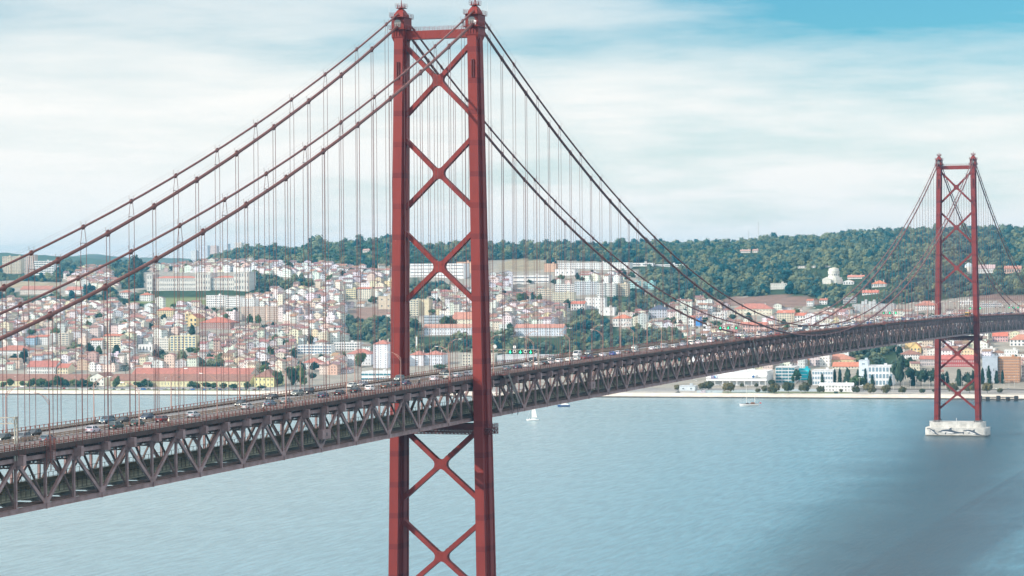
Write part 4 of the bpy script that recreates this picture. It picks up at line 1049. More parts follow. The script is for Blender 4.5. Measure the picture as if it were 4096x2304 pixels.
B('apartment_house', 'yellow five-storey house with orange hip roof near meadow', 'house', 626, 692, 1241, 1268, 'hip', (.70, .60, .36), (.46, .17, .10), 16, win=(8, 4))
B('slab_block', 'wide beige pink slab block with horizontal bands', 'apartment block', 962, 1120, 1229, 1284, wall=(.62, .48, .39), win=(3, 7), wsz=(.86, .42), wc=mat('band_window', (.22, .19, .17), .5))
B('apartment_block', 'white block with square dark windows left of striped block', 'apartment block', 614, 676, 1356, 1404, wall=(.72, .69, .62), win=(8, 5), wsz=(.5, .42))
B('striped_block', 'cream block with blue glazed balconies in the left town', 'apartment block', 677, 786, 1346, 1405, wall=(.70, .64, .42), win=(7, 6), wsz=(.62, .56), wc=mat('blue_balcony_glass', (.06, .13, .22), .3))
B('apartment_block', 'cream balconied block with blank white end wall', 'apartment block', 410, 484, 1345, 1397, 'x', (.72, .66, .50), depth=18, win=(5, 6), wsz=(.7, .36), rise=2)
B('apartment_block', 'white five-storey block left of the cream balconied block', 'apartment block', 360, 409, 1361, 1397, 'x', W, win=(5, 4), rise=2)
B('apartment_block', 'narrow cream block with dark balconies in the left town', 'apartment block', 232, 276, 1335, 1381, wall=(.62, .56, .47), win=(3, 6), wsz=(.7, .42))
B('town_house', 'light blue town house with red roof at far left', 'house', 105, 143, 1350, 1381, 'x', (.38, .55, .70), win=(5, 4), rise=2)
B('town_house', 'white town house joined to the light blue one', 'house', 144, 195, 1348, 1381, 'x', W, win=(6, 4), rise=2)
B('barracks', 'long white barracks with red roof at the left edge', 'barracks', -30, 121, 1402, 1422, 'hip', W, (.36, .15, .11), 24, win=(26, 2), rise=5)
B('hall', 'white flat-roofed hall with tall windows in the left town', 'hall', 552, 610, 1381, 1410, wall=W, win=(4, 1), wsz=(.3, .5))
B('mansion', 'white mansion with red roof and dormers behind the long market', 'mansion', 103, 226, 1468, 1497, 'x', (.70, .69, .66), (.36, .13, .10), 20, win=(16, 2), rise=6)
B('town_house', 'cream town house right of the dormered mansion', 'house', 228, 274, 1471, 1497, 'x', (.70, .62, .44), (.40, .14, .1), 18, win=(4, 2), rise=4)
# long rope-works hall by the river
yel = (.66, .62, .38); brn = (.235, .120, .088)
B('long_hall', 'long yellow hall with brown tiled roof at left edge of waterfront', 'market hall', -180, 357, 1522, 1545, 'x', yel, brn, 26, win=(40, 1), wsz=(.16, .4), rise=6)
B('gatehouse', 'white pedimented gatehouse between the two long yellow halls', 'gatehouse', 358, 420, 1509, 1545, 'y', (.72, .71, .64), brn, 30, win=(4, 2), wsz=(.25, .4), rise=4)
B('long_hall', 'long yellow hall with brown tiled roof right of the gatehouse', 'market hall', 421, 1015, 1523, 1547, 'x', yel, brn, 26, win=(44, 1), wsz=(.16, .4), rise=6)
B('end_pavilion', 'yellow two-storey pavilion with curved gable ending the long hall', 'pavilion', 1016, 1098, 1508, 1548, 'hip', (.70, .66, .34), brn, 30, win=(5, 2), wsz=(.25, .4), rise=7)
B('warehouse', 'long bright red-roofed shed behind the right long hall', 'warehouse', 505, 1010, 1503, 1510, 'x', (.6, .5, .42), (.36, .135, .10), 34, rise=7, win=None)
B('school_block', 'cream attic building with brown roof behind the red shed', 'school', 712, 912, 1484, 1494, 'x', (.70, .52, .34), brn, 22, win=(14, 1), wsz=(.25, .5), rise=4, reserve=False)
# middle left
B('apartment_block', 'yellow block with balconies below the white hillside terraces', 'apartment block', 1384, 1424, 1157, 1198, wall=(.66, .60, .38), win=(4, 5), wsz=(.7, .4))
B('apartment_block', 'cream block joined to the yellow balconied block', 'apartment block', 1425, 1484, 1156, 1198, 'x', (.70, .65, .53), win=(7, 5), rise=2)
B('slab_block', 'plain beige block close left of the near tower', 'apartment block', 1513, 1568, 1187, 1238, wall=BG, win=(2, 2), wsz=(.2, .2))
B('hospital_wing', 'long white building with dark horizontal bands inside near tower', 'hospital', 1636, 1860, 1056, 1110, wall=(.78, .78, .78), depth=30, win=(4, 4), wsz=(.94, .22), wc=mat('dark_band', (.16, .17, .19), .5))  # dark grey panes form the horizontal bands
B('brick_hall', 'orange brick building behind the white banded hospital', 'hall', 1826, 1886, 1049, 1092, wall=(.58, .36, .25), depth=20, win=(3, 2), wsz=(.1, .1))
B('apartment_block', 'cream tower block framed between the near tower legs', 'apartment block', 1640, 1676, 1202, 1264, wall=(.66, .62, .48), win=(3, 7), wsz=(.6, .45))
B('slab_block', 'blank beige end wall block between the near tower legs', 'apartment block', 1677, 1719, 1200, 1262, wall=(.62, .54, .38), win=(1, 1), wsz=(.05, .05))
B('assembly_hall', 'cream hall with steep orange roof between the tower legs', 'hall', 1805, 1888, 1278, 1300, 'x', (.68, .63, .50), (.44, .20, .14), 30, win=(4, 2), wsz=(.15, .3), rise=8)
B('institute', 'grey-blue glazed slab left of the orange roofed hall', 'school', 1692, 1804, 1265, 1300, wall=(.42, .46, .50), win=(18, 3), wsz=(.6, .45))
B('long_school', 'long white building with orange roof behind near tower right leg', 'school', 1690, 1888, 1312, 1341, 'x', (.66, .68, .72), (.42, .22, .16), 16, win=(18, 2), wsz=(.25, .35), rise=4)
B('tower_block', 'tall white tower block with red hip roof left of near tower', 'tower block', 1493, 1553, 1377, 1474, 'hip', (.70, .72, .78), (.40, .16, .12), 20, win=(3, 11), wsz=(.16, .3), rise=4)
B('office', 'large white building with red hip roof left of tower block', 'office', 1384, 1486, 1416, 1462, 'hip', (.66, .67, .70), (.37, .15, .12), 22, win=(8, 3), wsz=(.2, .3), rise=5)
B('apartment_block', 'modern white balconied block with roof terraces', 'apartment block', 1332, 1441, 1372, 1402, wall=W, win=(10, 3), wsz=(.7, .5))
B('apartment_block', 'modern white block with glass balconies facing the river', 'apartment block', 1187, 1328, 1382, 1417, wall=W, win=(12, 3), wsz=(.75, .5), wc=mat('blue_balcony_glass', (.06, .13, .22), .3))
B('school_house', 'white building with bright red roof low left of tower', 'school', 1211, 1278, 1452, 1478, 'hip', W, (.40, .15, .11), 20, win=(9, 2), rise=5)
B('riverside_office', 'modern white riverside building with long glass band', 'office', 1441, 1566, 1489, 1525, wall=(.74, .75, .75), depth=30, win=(4, 2), wsz=(.94, .4), wc=mat('teal_glass', (.05, .17, .22), .15))
B('customs_office', 'white two-part building with red roofs framed by near tower', 'office', 1638, 1694, 1421, 1465, 'hip', (.68, .69, .73), (.40, .17, .13), 20, win=(1, 5), wsz=(.2, .2), rise=4)
B('customs_office', 'white red-roofed wing joined right of the office framed by tower', 'office', 1695, 1771, 1420, 1463, 'hip', (.64, .67, .73), (.40, .17, .13), 20, win=(9, 3), wsz=(.3, .35), rise=4)
B('depot', 'cream flat-roofed works building behind near tower right leg', 'depot', 1848, 1980, 1418, 1466, wall=(.60, .57, .48), win=(12, 4), wsz=(.5, .45))
B('depot', 'long low white depot beyond the deck right of near tower', 'depot', 1985, 2222, 1424, 1468, wall=(.52, .53, .55), depth=30, win=(30, 1), wsz=(.5, .3))
# right of near tower
B('hospital', 'long white hospital with square window grid below the forest', 'hospital', 2225, 2520, 1053, 1078, wall=(.78, .78, .77), depth=24, win=(30, 3), wsz=(.62, .55), wc=mat('grey_grid', (.30, .32, .34), .5))  # grey panes form the square window grid
B('hospital_annex', 'thin white annex to the right of the long hospital', 'hospital', 2521, 2612, 1054, 1066, wall=(.78, .78, .78), win=(2, 1), wsz=(.8, .3))
B('hospital_annex', 'low white terrace pavilion at right end of hospital', 'hospital', 2613, 2740, 1059, 1068, wall=(.78, .78, .78), win=(3, 1), wsz=(.9, .3))
B('brick_block', 'orange brick block at left end of the long hospital', 'hospital', 2177, 2224, 1056, 1088, wall=(.58, .38, .27), win=(3, 2), wsz=(.15, .2))
B('clinic', 'white stepped building right under the long hospital', 'clinic', 2219, 2300, 1079, 1104, wall=(.76, .76, .76), depth=20, win=(4, 1), wsz=(.2, .2))
B('school', 'white flat building with long window bands right of near tower', 'school', 2050, 2198, 1104, 1136, wall=W, depth=18, win=(3, 2), wsz=(.92, .3), wc=mat('dark_band', (.16, .17, .19), .5))  # dark grey panes form the window bands
for i, (a, b, t, bb, c, l) in enumerate(((2220, 2296, 1138, 1170, W, 'white block with open galleries'), (2298, 2386, 1128, 1180, (.60, .64, .68), 'bluish white block with many balconies'), (2387, 2420, 1134, 1186, W, 'curved white balcony block'), (2421, 2462, 1136, 1186, (.76, .75, .72), 'white striped block'), (2464, 2512, 1138, 1186, (.70, .62, .48), 'cream and white block'), (2514, 2556, 1126, 1160, (.45, .66, .66), 'pale turquoise block'), (2573, 2616, 1130, 1158, (.36, .66, .66), 'turquoise block at the forest edge'), (2211, 2296, 1173, 1206, (.70, .66, .50), 'cream block with white balcony bands'), (2147, 2210, 1160, 1190, (.66, .58, .46), 'beige stepped block'), (2050, 2146, 1154, 1166, (.62, .50, .42), 'long brown-pink terrace'), (2050, 2130, 1172, 1184, (.48, .24, .20), 'long dark red terrace'))):
    B('apartment_block', l+' on the slope right of near tower', 'apartment block', a, b, t, bb, wall=c, win=(max(3, int((b-a)/9)), max(2, int((bb-t)/7))), wsz=(.75, .38))
B('villa_row', 'large white stepped houses above the dark trees', 'house', 2340, 2420, 1192, 1236, wall=W, win=(6, 3), wsz=(.25, .3))
B('villa_row', 'white house group with red roofs right of stepped houses', 'house', 2283, 2339, 1216, 1242, 'x', W, (.46, .15, .1), win=(5, 2))
B('villa_row', 'plain white block front of the stepped white houses', 'house', 2395, 2458, 1232, 1264, wall=W, win=(3, 1), wsz=(.15, .2))
B('long_school', 'long pale blue-white building with orange roof above the deck', 'school', 2056, 2256, 1312, 1344, 'x', (.60, .65, .72), (.42, .20, .15), 16, win=(20, 3), wsz=(.28, .4), rise=4)
B('villa', 'white villa with red hip roof among dark trees mid picture', 'house', 2450, 2526, 1274, 1308, 'hip', (.70, .68, .66), (.48, .17, .1), 18, win=(7, 2), wsz=(.35, .45), rise=4)
B('chateau', 'blue-grey mansard palace with white window bays', 'mansion', 2597, 2668, 1238, 1272, 'hip', (.52, .56, .64), (.07, .09, .14), 18, win=(7, 3), wsz=(.35, .5), rise=5)
B('town_house', 'bright blue end-wall house above the deck', 'house', 2783, 2801, 1276, 1308, wall=(.06, .24, .60), win=(1, 1), wsz=(.1, .1))
B('town_house', 'tall white house left of the bright blue wall', 'house', 2752, 2782, 1270, 1308, 'x', W, win=(3, 3), rise=2)
B('palace_wing', 'long cream building with big red hip roof at mid right', 'mansion', 2935, 3088, 1236, 1262, 'hip', (.66, .62, .50), (.40, .16, .12), 24, win=(12, 2), wsz=(.25, .35), rise=6)
B('town_house', 'white house with dark windows under the red-roofed palace wing', 'house', 2850, 2900, 1252, 1280, wall=W, win=(5, 2))
B('town_house', 'pink gabled row house group just above the deck', 'house', 2960, 3068, 1300, 1328, 'x', (.66, .44, .40), (.46, .17, .12), 14, win=(10, 2), rise=3)
B('chateau', 'turreted white manor in the forest left of the rotunda', 'mansion', 3082, 3150, 1135, 1158, wall=(.62, .60, .55), win=(7, 2), wsz=(.2, .3))
# rotunda
P, d = ground_at(3328, 1139); k = d/F; o = empty('observatory', (P[0], P[1]+12, P[2]), SHORE)
for nm, r0, z0, z1 in (('base', 11.5, -3, 6.2), ('wing', 10.5, 6.2, 9.0), ('drum', 7.2, 9.0, 16.2), ('cornice', 7.9, 16.2, 17.0), ('cap', 6.4, 17.0, 20.0)):
    m = MB(); m.loft([[(r0*math.cos(t), r0*math.sin(t), z) for t in np.linspace(0, 6.283, 17)[:-1]] for z in (z0, z1)]); m.obj(nm, mat('white_render', (.70, .68, .62), .85), o)
m = MB(); m.tube([(0, 0, 20), (0, 0, 21.4)], [6.6, .6], 16); m.obj('roof', mat('cap_roof', (.62, .55, .45), .8), o)
m = MB(); m.box(-13, -2, -14, -3, -3, 6.5); m.obj('entrance_wing', MATS['white_render'], o); m = MB(); m.prism([(-13.4, 6.5), (-1.6, 6.5), (-7.5, 9.4)], -14.2, -3); m.obj('pediment', MATS['white_render'], o)
for i in range(9):
    m = MB(); t = -2.6+i*.42; m.box(7.25*math.cos(t)-.3, 7.25*math.cos(t)+.3, 7.25*math.sin(t)-.3, 7.25*math.sin(t)+.3, 11, 13.4); m.obj('window', GLASS, o)
tag(o, 'white round observatory building rising from the wooded hillside', 'observatory'); RES.append((3290, 3365, 1080, 1145))
B('villa', 'small white hall with pediment right of the round observatory', 'house', 3372, 3414, 1126, 1138, 'y', W, (.45, .2, .14), 12, win=(4, 1))
B('villa', 'long low white house with pink roof above the hip-roofed villa', 'house', 3390, 3456, 1109, 1116, 'x', W, (.48, .2, .15), 12)
B('villa', 'white villa with orange hip roof between observatory and far cables', 'house', 3487, 3544, 1135, 1149, 'hip', W, (.50, .18, .10), 16, win=(7, 1), rise=4)
B('villa', 'low white house with red roof in the wood below', 'house', 3449, 3514, 1172, 1180, 'x', W, (.48, .17, .12), 14, win=(7, 1))
B('villa', 'small white red-roofed house at edge of brown field', 'house', 3227, 3252, 1203, 1226, 'x', W, win=(3, 2), rise=2)
B('villa', 'twin small white house right of the field-edge one', 'house', 3278, 3308, 1202, 1220, 'x', W, win=(3, 2), rise=2)
B('grey_house', 'grey flat modern house in the wood above the square block', 'house', 3372, 3424, 1192, 1214, wall=(.42, .42, .42), win=(5, 2), wsz=(.7, .4))
B('museum_block', 'grey curved museum block with mesh screens', 'museum', 3409, 3576, 1218, 1250, wall=(.46, .47, .48), depth=24, win=(22, 1), wsz=(.12, .8))
for i, (a, b) in enumerate(((3446, 3468), (3474, 3504))):
    B('mesh_screen', ['left', 'right'][i]+' tall pale mesh screen rising above the museum block', 'screen', a, b, 1207, 1250, wall=(.55, .57, .58), depth=3, win=(5, 1), wsz=(.1, .9), reserve=False)
B('villa', 'white mansion with orange hip roof and four chimneys', 'mansion', 3660, 3746, 1222, 1242, 'hip', W, (.42, .18, .13), 18, win=(10, 2), rise=5)
B('long_house', 'long white flat building right of far tower left leg', 'office', 3838, 3890, 1206, 1220, wall=W, win=(6, 1), wsz=(.6, .4))
B('long_house', 'pale low office among trees right of far tower', 'office', 3920, 4005, 1215, 1232, wall=(.56, .57, .58), win=(10, 2), wsz=(.6, .4))
B('palace', 'white palace with glass roof pavilions on forest slope behind far tower', 'palace', 3880, 3978, 1074, 1094, 'x', W, (.46, .34, .34), 20, win=(12, 1), wsz=(.2, .4), rise=5)
P, d = ground_at(3876, 1095); o = empty('domed_pavilion', (P[0], P[1], P[2])); m = MB(); m.tube([(0, 0, -2), (0, 0, 9)], 6, 14); m.obj('wall', MATS['white_render'], o)
m = MB(); m.tube([(0, 0, 9), (0, 0, 11), (0, 0, 13), (0, 0, 14.2)], [6, 5, 3, .3], 14); m.obj('dome', mat('grey_dome', (.45, .52, .56), .4), o); tag(o, 'white domed pavilion at left end of the forest palace', 'pavilion')
B('salmon_house', 'salmon pink building at right end of forest palace', 'mansion', 4018, 4084, 1074, 1092, 'x', (.62, .42, .34), (.42, .2, .15), 16, win=(7, 1))
B('town_house', 'cream five-storey house with red roof left of the queue', 'house', 3108, 3176, 1252, 1290, 'x', (.66, .60, .46), (.48, .16, .1), 16, win=(7, 4), rise=3)
B('town_house', 'white small house with red roof below the grey museum', 'house', 3178, 3222, 1262, 1288, 'x', W, (.48, .16, .1), 14, win=(4, 2), rise=3)
# waterfront right, under the deck
B('conference_centre', 'large white conference centre with two logos under the deck', 'conference centre', 2826, 3070, 1488, 1543, wall=(.74, .75, .75), depth=40, win=(32, 1), wsz=(.72, .02), wc=mat('shade_glass', (.10, .11, .12), .3))
B('site_office', 'small pale blue-white cabin building on the quay', 'office', 2717, 2780, 1546, 1563, wall=(.58, .64, .68), win=(2, 1), wsz=(.2, .25))
B('glass_office', 'dark glass office building with white balcony bands', 'office', 3102, 3180, 1470, 1534, wall=(.70, .70, .70), depth=26, win=(3, 5), wsz=(.9, .66), wc=mat('teal_glass', (.05, .17, .22), .15))
B('poster_building', 'bright cyan banner-wrapped building by the waterfront', 'banner building', 3193, 3238, 1477, 1521, wall=(.02, .52, .62), depth=8, win=(1, 3), wsz=(.6, .08), wc=mat('banner_white', (.5, .75, .78), .6))
B('terminal', 'white waterfront building with tall glazed bays behind cypress trees', 'office', 3248, 3332, 1484, 1542, wall=(.72, .73, .74), depth=22, win=(8, 3), wsz=(.66, .5), wc=mat('blue_pane', (.16, .26, .34), .2))
B('barracks', 'long yellow building with orange hip roof and round windows', 'barracks', 3210, 3414, 1438, 1462, 'hip', (.62, .54, .32), (.42, .19, .13), 24, win=(14, 1), wsz=(.16, .4), rise=5, reserve=False)
B('long_shed', 'long orange-roofed shed in front of the yellow barracks', 'warehouse', 3330, 3440, 1466, 1476, 'x', (.6, .58, .5), (.48, .18, .11), 16, rise=4)
B('clock_tower', 'white square tower topped with antennas beside the station', 'tower', 3436, 3472, 1444, 1545, wall=(.62, .70, .76), depth=13, win=(1, 4), wsz=(.3, .2), wc=mat('blue_pane', (.16, .26, .34), .2))
B('ship_station', 'white station building with blue window grid and tall glazed base', 'station', 3473, 3571, 1466, 1545, wall=(.74, .76, .78), depth=24, win=(7, 3), wsz=(.62, .62), wc=mat('blue_pane', (.16, .26, .34), .2))
B('quay_shed', 'long low white shed on the quay lawn', 'shed', 3277, 3411, 1541, 1567, 'x', (.78, .78, .78), (.74, .75, .76), 14, rise=2)
B('hotel', 'orange office block with grid windows right of far tower', 'office', 3994, 4078, 1432, 1530, wall=(.56, .30, .17), depth=22, win=(10, 9), wsz=(.55, .45), wc=mat('brown_pane', (.16, .10, .08), .4))
B('hotel', 'blue-grey twin slab joined to the orange office block', 'office', 3930, 3990, 1430, 1532, wall=(.44, .50, .58), depth=20, win=(2, 1), wsz=(.1, .1))
B('red_factory', 'dark red long building with white windows behind far tower', 'factory', 3764, 3896, 1438, 1468, 'x', (.40, .07, .07), (.42, .12, .1), 20, win=(16, 2), wsz=(.4, .45), wc=mat('pale_pane', (.5, .42, .42), .4), rise=4)
B('town_house', 'yellow gabled house group left of far tower', 'house', 3640, 3682, 1392, 1418, 'y', (.72, .54, .24), (.54, .22, .11), 18, win=(3, 2), rise=5)
B('town_house', 'ochre block behind the yellow gabled house', 'house', 3620, 3662, 1370, 1396, wall=(.68, .50, .24), win=(2, 2), wsz=(.12, .2))
B('mansion', 'white mansion with brown hip roof and tall chimneys left of far tower', 'mansion', 3594, 3680, 1418, 1438, 'hip', W, (.26, .13, .10), 20, win=(9, 2), rise=4)
B('apartment_house', 'grey-pink arcaded apartment house by far tower left leg', 'house', 3678, 3742, 1436, 1464, 'x', (.56, .50, .50), (.38, .14, .1), 16, win=(9, 2), rise=3)
B('town_house', 'pink gabled town house right of far tower', 'house', 3970, 4030, 1345, 1368, 'x', (.66, .42, .42), (.50, .15, .1), 14, win=(6, 2), rise=4)
B('town_house', 'orange-roofed white house at the right edge under the deck', 'house', 4040, 4130, 1360, 1386, 'hip', W, (.44, .20, .14), 16, win=(6, 2), rise=5)
# factory chimney
P, d = ground_at(1667, 1412); o = empty('factory_chimney', tuple(P)); m = MB(); m.tube([(0, 0, -1), (0, 0, 16.4)], [1.0, .8], 12); m.obj('shaft', WHT, o); m = MB(); m.tube([(0, 0, 16.4), (0, 0, 17.0)], .95, 12); m.obj('rim', WHT, o); tag(o, 'slim white factory chimney standing between the near tower legs', 'chimney')

for i, (a, b_, t_, c_, ro_, l_) in enumerate(((2960, 3000, 1004, 1012, 'x', 'white red-roofed house pair high on the wooded ridge'), (3010, 3034, 1002, 1012, 'x', 'small white house right of the ridge house pair'), (3190, 3262, 1066, 1074, 'flat', 'long low pale roof in the forest above the turreted manor'), (3300, 3324, 1066, 1071, 'flat', 'tiny pale flat roof among trees above the observatory'), (1450, 1476, 1001, 1010, 'x', 'pinkish house roof among trees left of near tower'))):
    B('forest_house', l_, 'house', a, b_, t_, c_, ro_, (.66, .62, .58), (.42, .26, .22), 10)
# random town
def reserved(px, py, hpx, wpx):
    for a, b, t, bb in RES:
        if px+wpx/2 > a and px-wpx/2 < b and py > t+4 and py-hpx < bb-6 and (py < bb+2 or (py-hpx) < bb-10): return True
    return False
cand = []; treespots = []
e = 84.0
while e < 2200:
    px = -560.0+R.uniform(-20, 20)
    while px < (4900 if e < 1500 else 1100):
        pr = R.choice(PROT); d = sd(px)+e+R.uniform(-4, 4); wpx = pr[2]*F/d
        px += wpx/2; x, y = xy_of(px, d); z = hgt(x, y); qx, qy, _ = project((x, y, z))
        hp = pr[4]*F/d
        ok = in_poly(qx, qy, TOWN) and not in_poly(qx, qy, FORESTS[1:]) and not in_field(qx, qy, 1.15)
        if ok and qy < 1170 and (qx < 1000 or (1020 < qx < 1500 and qy < 1135)) and (pr[4] > 10 or pr[0] == 'flat'): pr = R.choice([p_ for p_ in PROT if p_[4] < 10 and p_[0] != 'flat']); hp = pr[4]*F/d
        if ok and not reserved(qx, qy, hp+pr[5]*F/d, wpx):
            blk = noise.noise((x*.008, y*.008, 7))
            if R.random() < (.075 if blk < .25 else .3) and -40 < qx < 4120: treespots.append((x, y, z))
            else: cand.append((d, x, y, z, SHORE+blk*.7+R.choice((0, 0, 0, 1.57))*.0, pr, qx, qy))
        elif ok and R.random() < .3 and not reserved(qx, qy, 14, 12): treespots.append((x, y, z))
        px += wpx/2*R.uniform(1.0, 1.08)
        if R.random() < .08: px += 16
    e += R.uniform(13.0, 16.5) if e < 1000 else R.uniform(16, 21)
cand.sort(key=lambda c: c[0]/max(6, c[5][4]+c[5][2]))
cnt = {'house': 0, 'apartment': 0}; logs = {}; bulk = MB(); bulkr = MB(); nb = 0
for (d, x, y, z, rt, pr, qx, qy) in cand:
    kd, st, w, dp, h, rh, wme, rme = pr
    apt = kd == 'flat' or st >= 5; key = 'apartment' if apt else 'house'
    hill = qy < 1130 and 1020 < qx < 1500
    col, cn, _ = R.choices(WALLC, [c[2] for c in WALLC])[0]
    if hill: col, cn = (.78, .78, .79), 'snow-white'
    col = tuple(min(.82, v*R.uniform(.9, 1.06)) for v in col); ri = R.randrange(6); rc = tuple(v*R.uniform(.85, 1.12) for v in ROOFC[ri])
    if kd == 'flat': rc = tuple(v*.85 for v in col); 
    if cnt[key] < 299 and -40 < qx < 4120:
        cnt[key] += 1
        o = empty('house' if not apt else 'apartment_building', (x, y, z), rt)
        link('wall', wme, o, color=col); ro = link('roof', rme, o, color=rc)
        if kd in ('x', 'hip') and R.random() < .6: link('chimney', CHIM, ro, (R.uniform(-.3, .3)*w, dp*.15, h+rh*.75))
        zz, hh = regname(qx, qy)
        desc = f"{cn} {PN[st]}-storey "+('flat-roofed ' if kd == 'flat' else f"{RNAME[ri]}-roofed "+{'x': '', 'y': 'gable-fronted ', 'hip': 'hipped '}[kd])+('block' if apt else 'house')
        logs.setdefault((desc, zz, hh), []).append((qx, o, apt))
    else:
        c, s = math.cos(rt), math.sin(rt)
        T = lambda p: (x+p[0]*c-p[1]*s, y+p[0]*s+p[1]*c, z+p[2])
        bulk.cc = col; wall_mesh(w, dp, h, {'x': 'x', 'y': 'y', 'flat': 'flat'}.get(kd), rh, m=bulk, T=T); bulkr.cc = rc; roof_mesh(w, dp, h, kd, rh, m=bulkr, T=T); nb += 1
for (desc, zz, hh), lst in logs.items():
    lst.sort(key=lambda t: t[0])
    for i, (qx, o, apt) in enumerate(lst):
        lab = f"{desc} {zz} {hh}"
        if len(lst) > 1:
            lab = f"{ordw(i+1)} from left of the {desc}s, {zz} {hh}"
        if len(lab.split()) > 16: lab = lab.replace(' from left of the ', ' leftmost ')
        if len(lab.split()) > 16: lab = lab.replace('by the waterfront', 'near waterfront').replace('halfway up the town', 'mid town')
        tag(o, lab, 'apartment block' if apt else 'house', ('apartment blocks ' if apt else 'houses ')+'in the town')
if nb:
    # one object for the several hundred smallest houses
    base_ = len(bulk.v); off = len(bulk.f)
    for v in bulkr.v: bulk.v.append(v)
    for i, f in enumerate(bulkr.f):
        bulk.f.append(tuple(q+base_ for q in f)); bulk.mi.append(1); bulk.col[off+i] = bulkr.col[i]
    tag(bulk.obj('distant_houses', [WALLW, ROOFM], recalc=False), kind='stuff', label='small distant houses filling the rest of the town', cat='houses')
print('houses', cnt, 'bulk', nb, 'treespots', len(treespots))

# ------------------------------------------------------------ individual trees
Z8 = lambda x, y: (3072+.3975*x, 1250+.3975*y)
Z3 = lambda x, y: (2700+.2717*x, 1450+.2717*y)
Z1 = lambda x, y: (.2717*x, 1400+.2717*y)
Z5 = lambda x, y: (600+.2717*x, 1300+.2717*y)
for x, y, w in ((60, 820, 100), (205, 825, 115), (375, 822, 112), (535, 820, 78), (735, 805, 35), (885, 820, 75), (1025, 820, 110), (1190, 825, 95), (1355, 825, 75), (1552, 820, 55), (1665, 805, 32), (1865, 815, 108), (2030, 815, 108), (2210, 815, 105), (2330, 815, 55)):
    a, b = Z8(x, y); tree_px('round', a, b, w*.46, w*.40, 'on the quay lawn at right')
for x, y, w in ((780, 452, 170), (1215, 452, 75), (1330, 450, 110), (1460, 462, 150), (400, 412, 110), (495, 408, 140), (30, 412, 90), (990, 372, 72), (1200, 372, 72), (1420, 345, 95), (550, 352, 55)):
    a, b = Z3(x, y); tree_px('round', a, b, w*.31, w*.265, 'on the quay below mid span')
for x, y, w, h in ((420, 735, 50, 150), (545, 735, 42, 120), (670, 730, 48, 155), (725, 728, 50, 165), (800, 728, 85, 170), (905, 700, 50, 130), (980, 742, 48, 180), (1050, 742, 50, 115), (1230, 742, 40, 100), (2160, 720, 55, 160), (2225, 722, 60, 180), (2300, 715, 50, 130), (2360, 715, 40, 135), (2450, 700, 50, 130), (1460, 740, 70, 150), (1800, 735, 70, 140), (1920, 738, 80, 170), (2060, 735, 60, 150)):
    a, b = Z8(x, y); tree_px('cypress', a, b, w*.3975, h*.3975, 'along the riverside avenue at right')
for x, y, w, h in ((1330, 745, 165, 285), (1540, 742, 150, 165), (1640, 742, 120, 170), (1440, 690, 120, 130), (1740, 740, 90, 120), (2000, 735, 110, 120), (2120, 720, 90, 110), (2500, 560, 80, 120)):
    a, b = Z8(x, y); tree_px('dark', a, b, w*.3975, h*.3975, 'behind the riverside avenue at right')
for x, y, w, h in ((290, 722, 105, 130), (905, 772, 180, 120), (1290, 640, 60, 60)):
    a, b = Z8(x, y); tree_px('broad', a, b, w*.3975, h*.3975, 'beside the right waterfront buildings')
for x, w, h in ((50, 110, 85), (145, 120, 110), (330, 100, 80), (475, 150, 110), (610, 170, 110), (700, 110, 90), (850, 200, 140), (960, 120, 100), (1090, 160, 100), (1220, 150, 105), (1330, 120, 90), (1410, 100, 75), (1700, 110, 110), (1730, 100, 140), (2030, 140, 80), (2140, 130, 100), (2180, 120, 80)):
    a, b = Z1(x, 548); tree_px('broad', a, b, w*.2717, h*.2717, 'in front of the long yellow hall')
for x, y, w, h, k in ((430, 900, 115, 115, 'broad'), (640, 938, 180, 95, 'broad'), (820, 935, 150, 80, 'broad'), (940, 935, 120, 75, 'broad'), (1080, 935, 130, 70, 'broad'), (1230, 935, 140, 70, 'broad'), (1430, 945, 120, 95, 'broad'), (1690, 672, 190, 125, 'dark'), (1880, 905, 180, 240, 'broad'), (2090, 905, 170, 300, 'broad'), (2220, 900, 190, 260, 'broad'), (2395, 820, 110, 110, 'dark'), (2430, 690, 160, 130, 'dark'), (2540, 600, 130, 170, 'dark'),
                      (1090, 560, 190, 150, 'broad'), (560, 600, 170, 110, 'broad'), (690, 595, 170, 115, 'dark'), (900, 570, 150, 140, 'dark'), (340, 645, 120, 80, 'dark'), (180, 500, 160, 120, 'dark'), (640, 138, 42, 130, 'cypress'), (1610, 275, 110, 75, 'dark'), (2110, 545, 90, 180, 'dark'), (2130, 262, 60, 70, 'broad'), (1750, 545, 150, 120, 'broad'), (1990, 592, 150, 100, 'dark'), (1240, 640, 170, 60, 'dark'), (1000, 640, 150, 70, 'dark'), (780, 460, 70, 120, 'cypress'), (1640, 950, 140, 60, 'dark')):
    a, b = Z5(x, y); tree_px(k, a, b, w*.2717, h*.2717, 'among the houses left of near tower')
for x, y, w, h in ((1665, 308, 125, 285), (1850, 365, 115, 315)):
    a, b = Z1(x, y); tree_px('araucaria', a, b, w*.2717, h*.2717, 'rising above the long yellow hall')
tree_px('araucaria', 888, 1274, 36, 52, 'standing behind the red convent roof'); tree_px('araucaria', 2590, 1290, 34, 60, 'left of the blue-grey mansard palace')
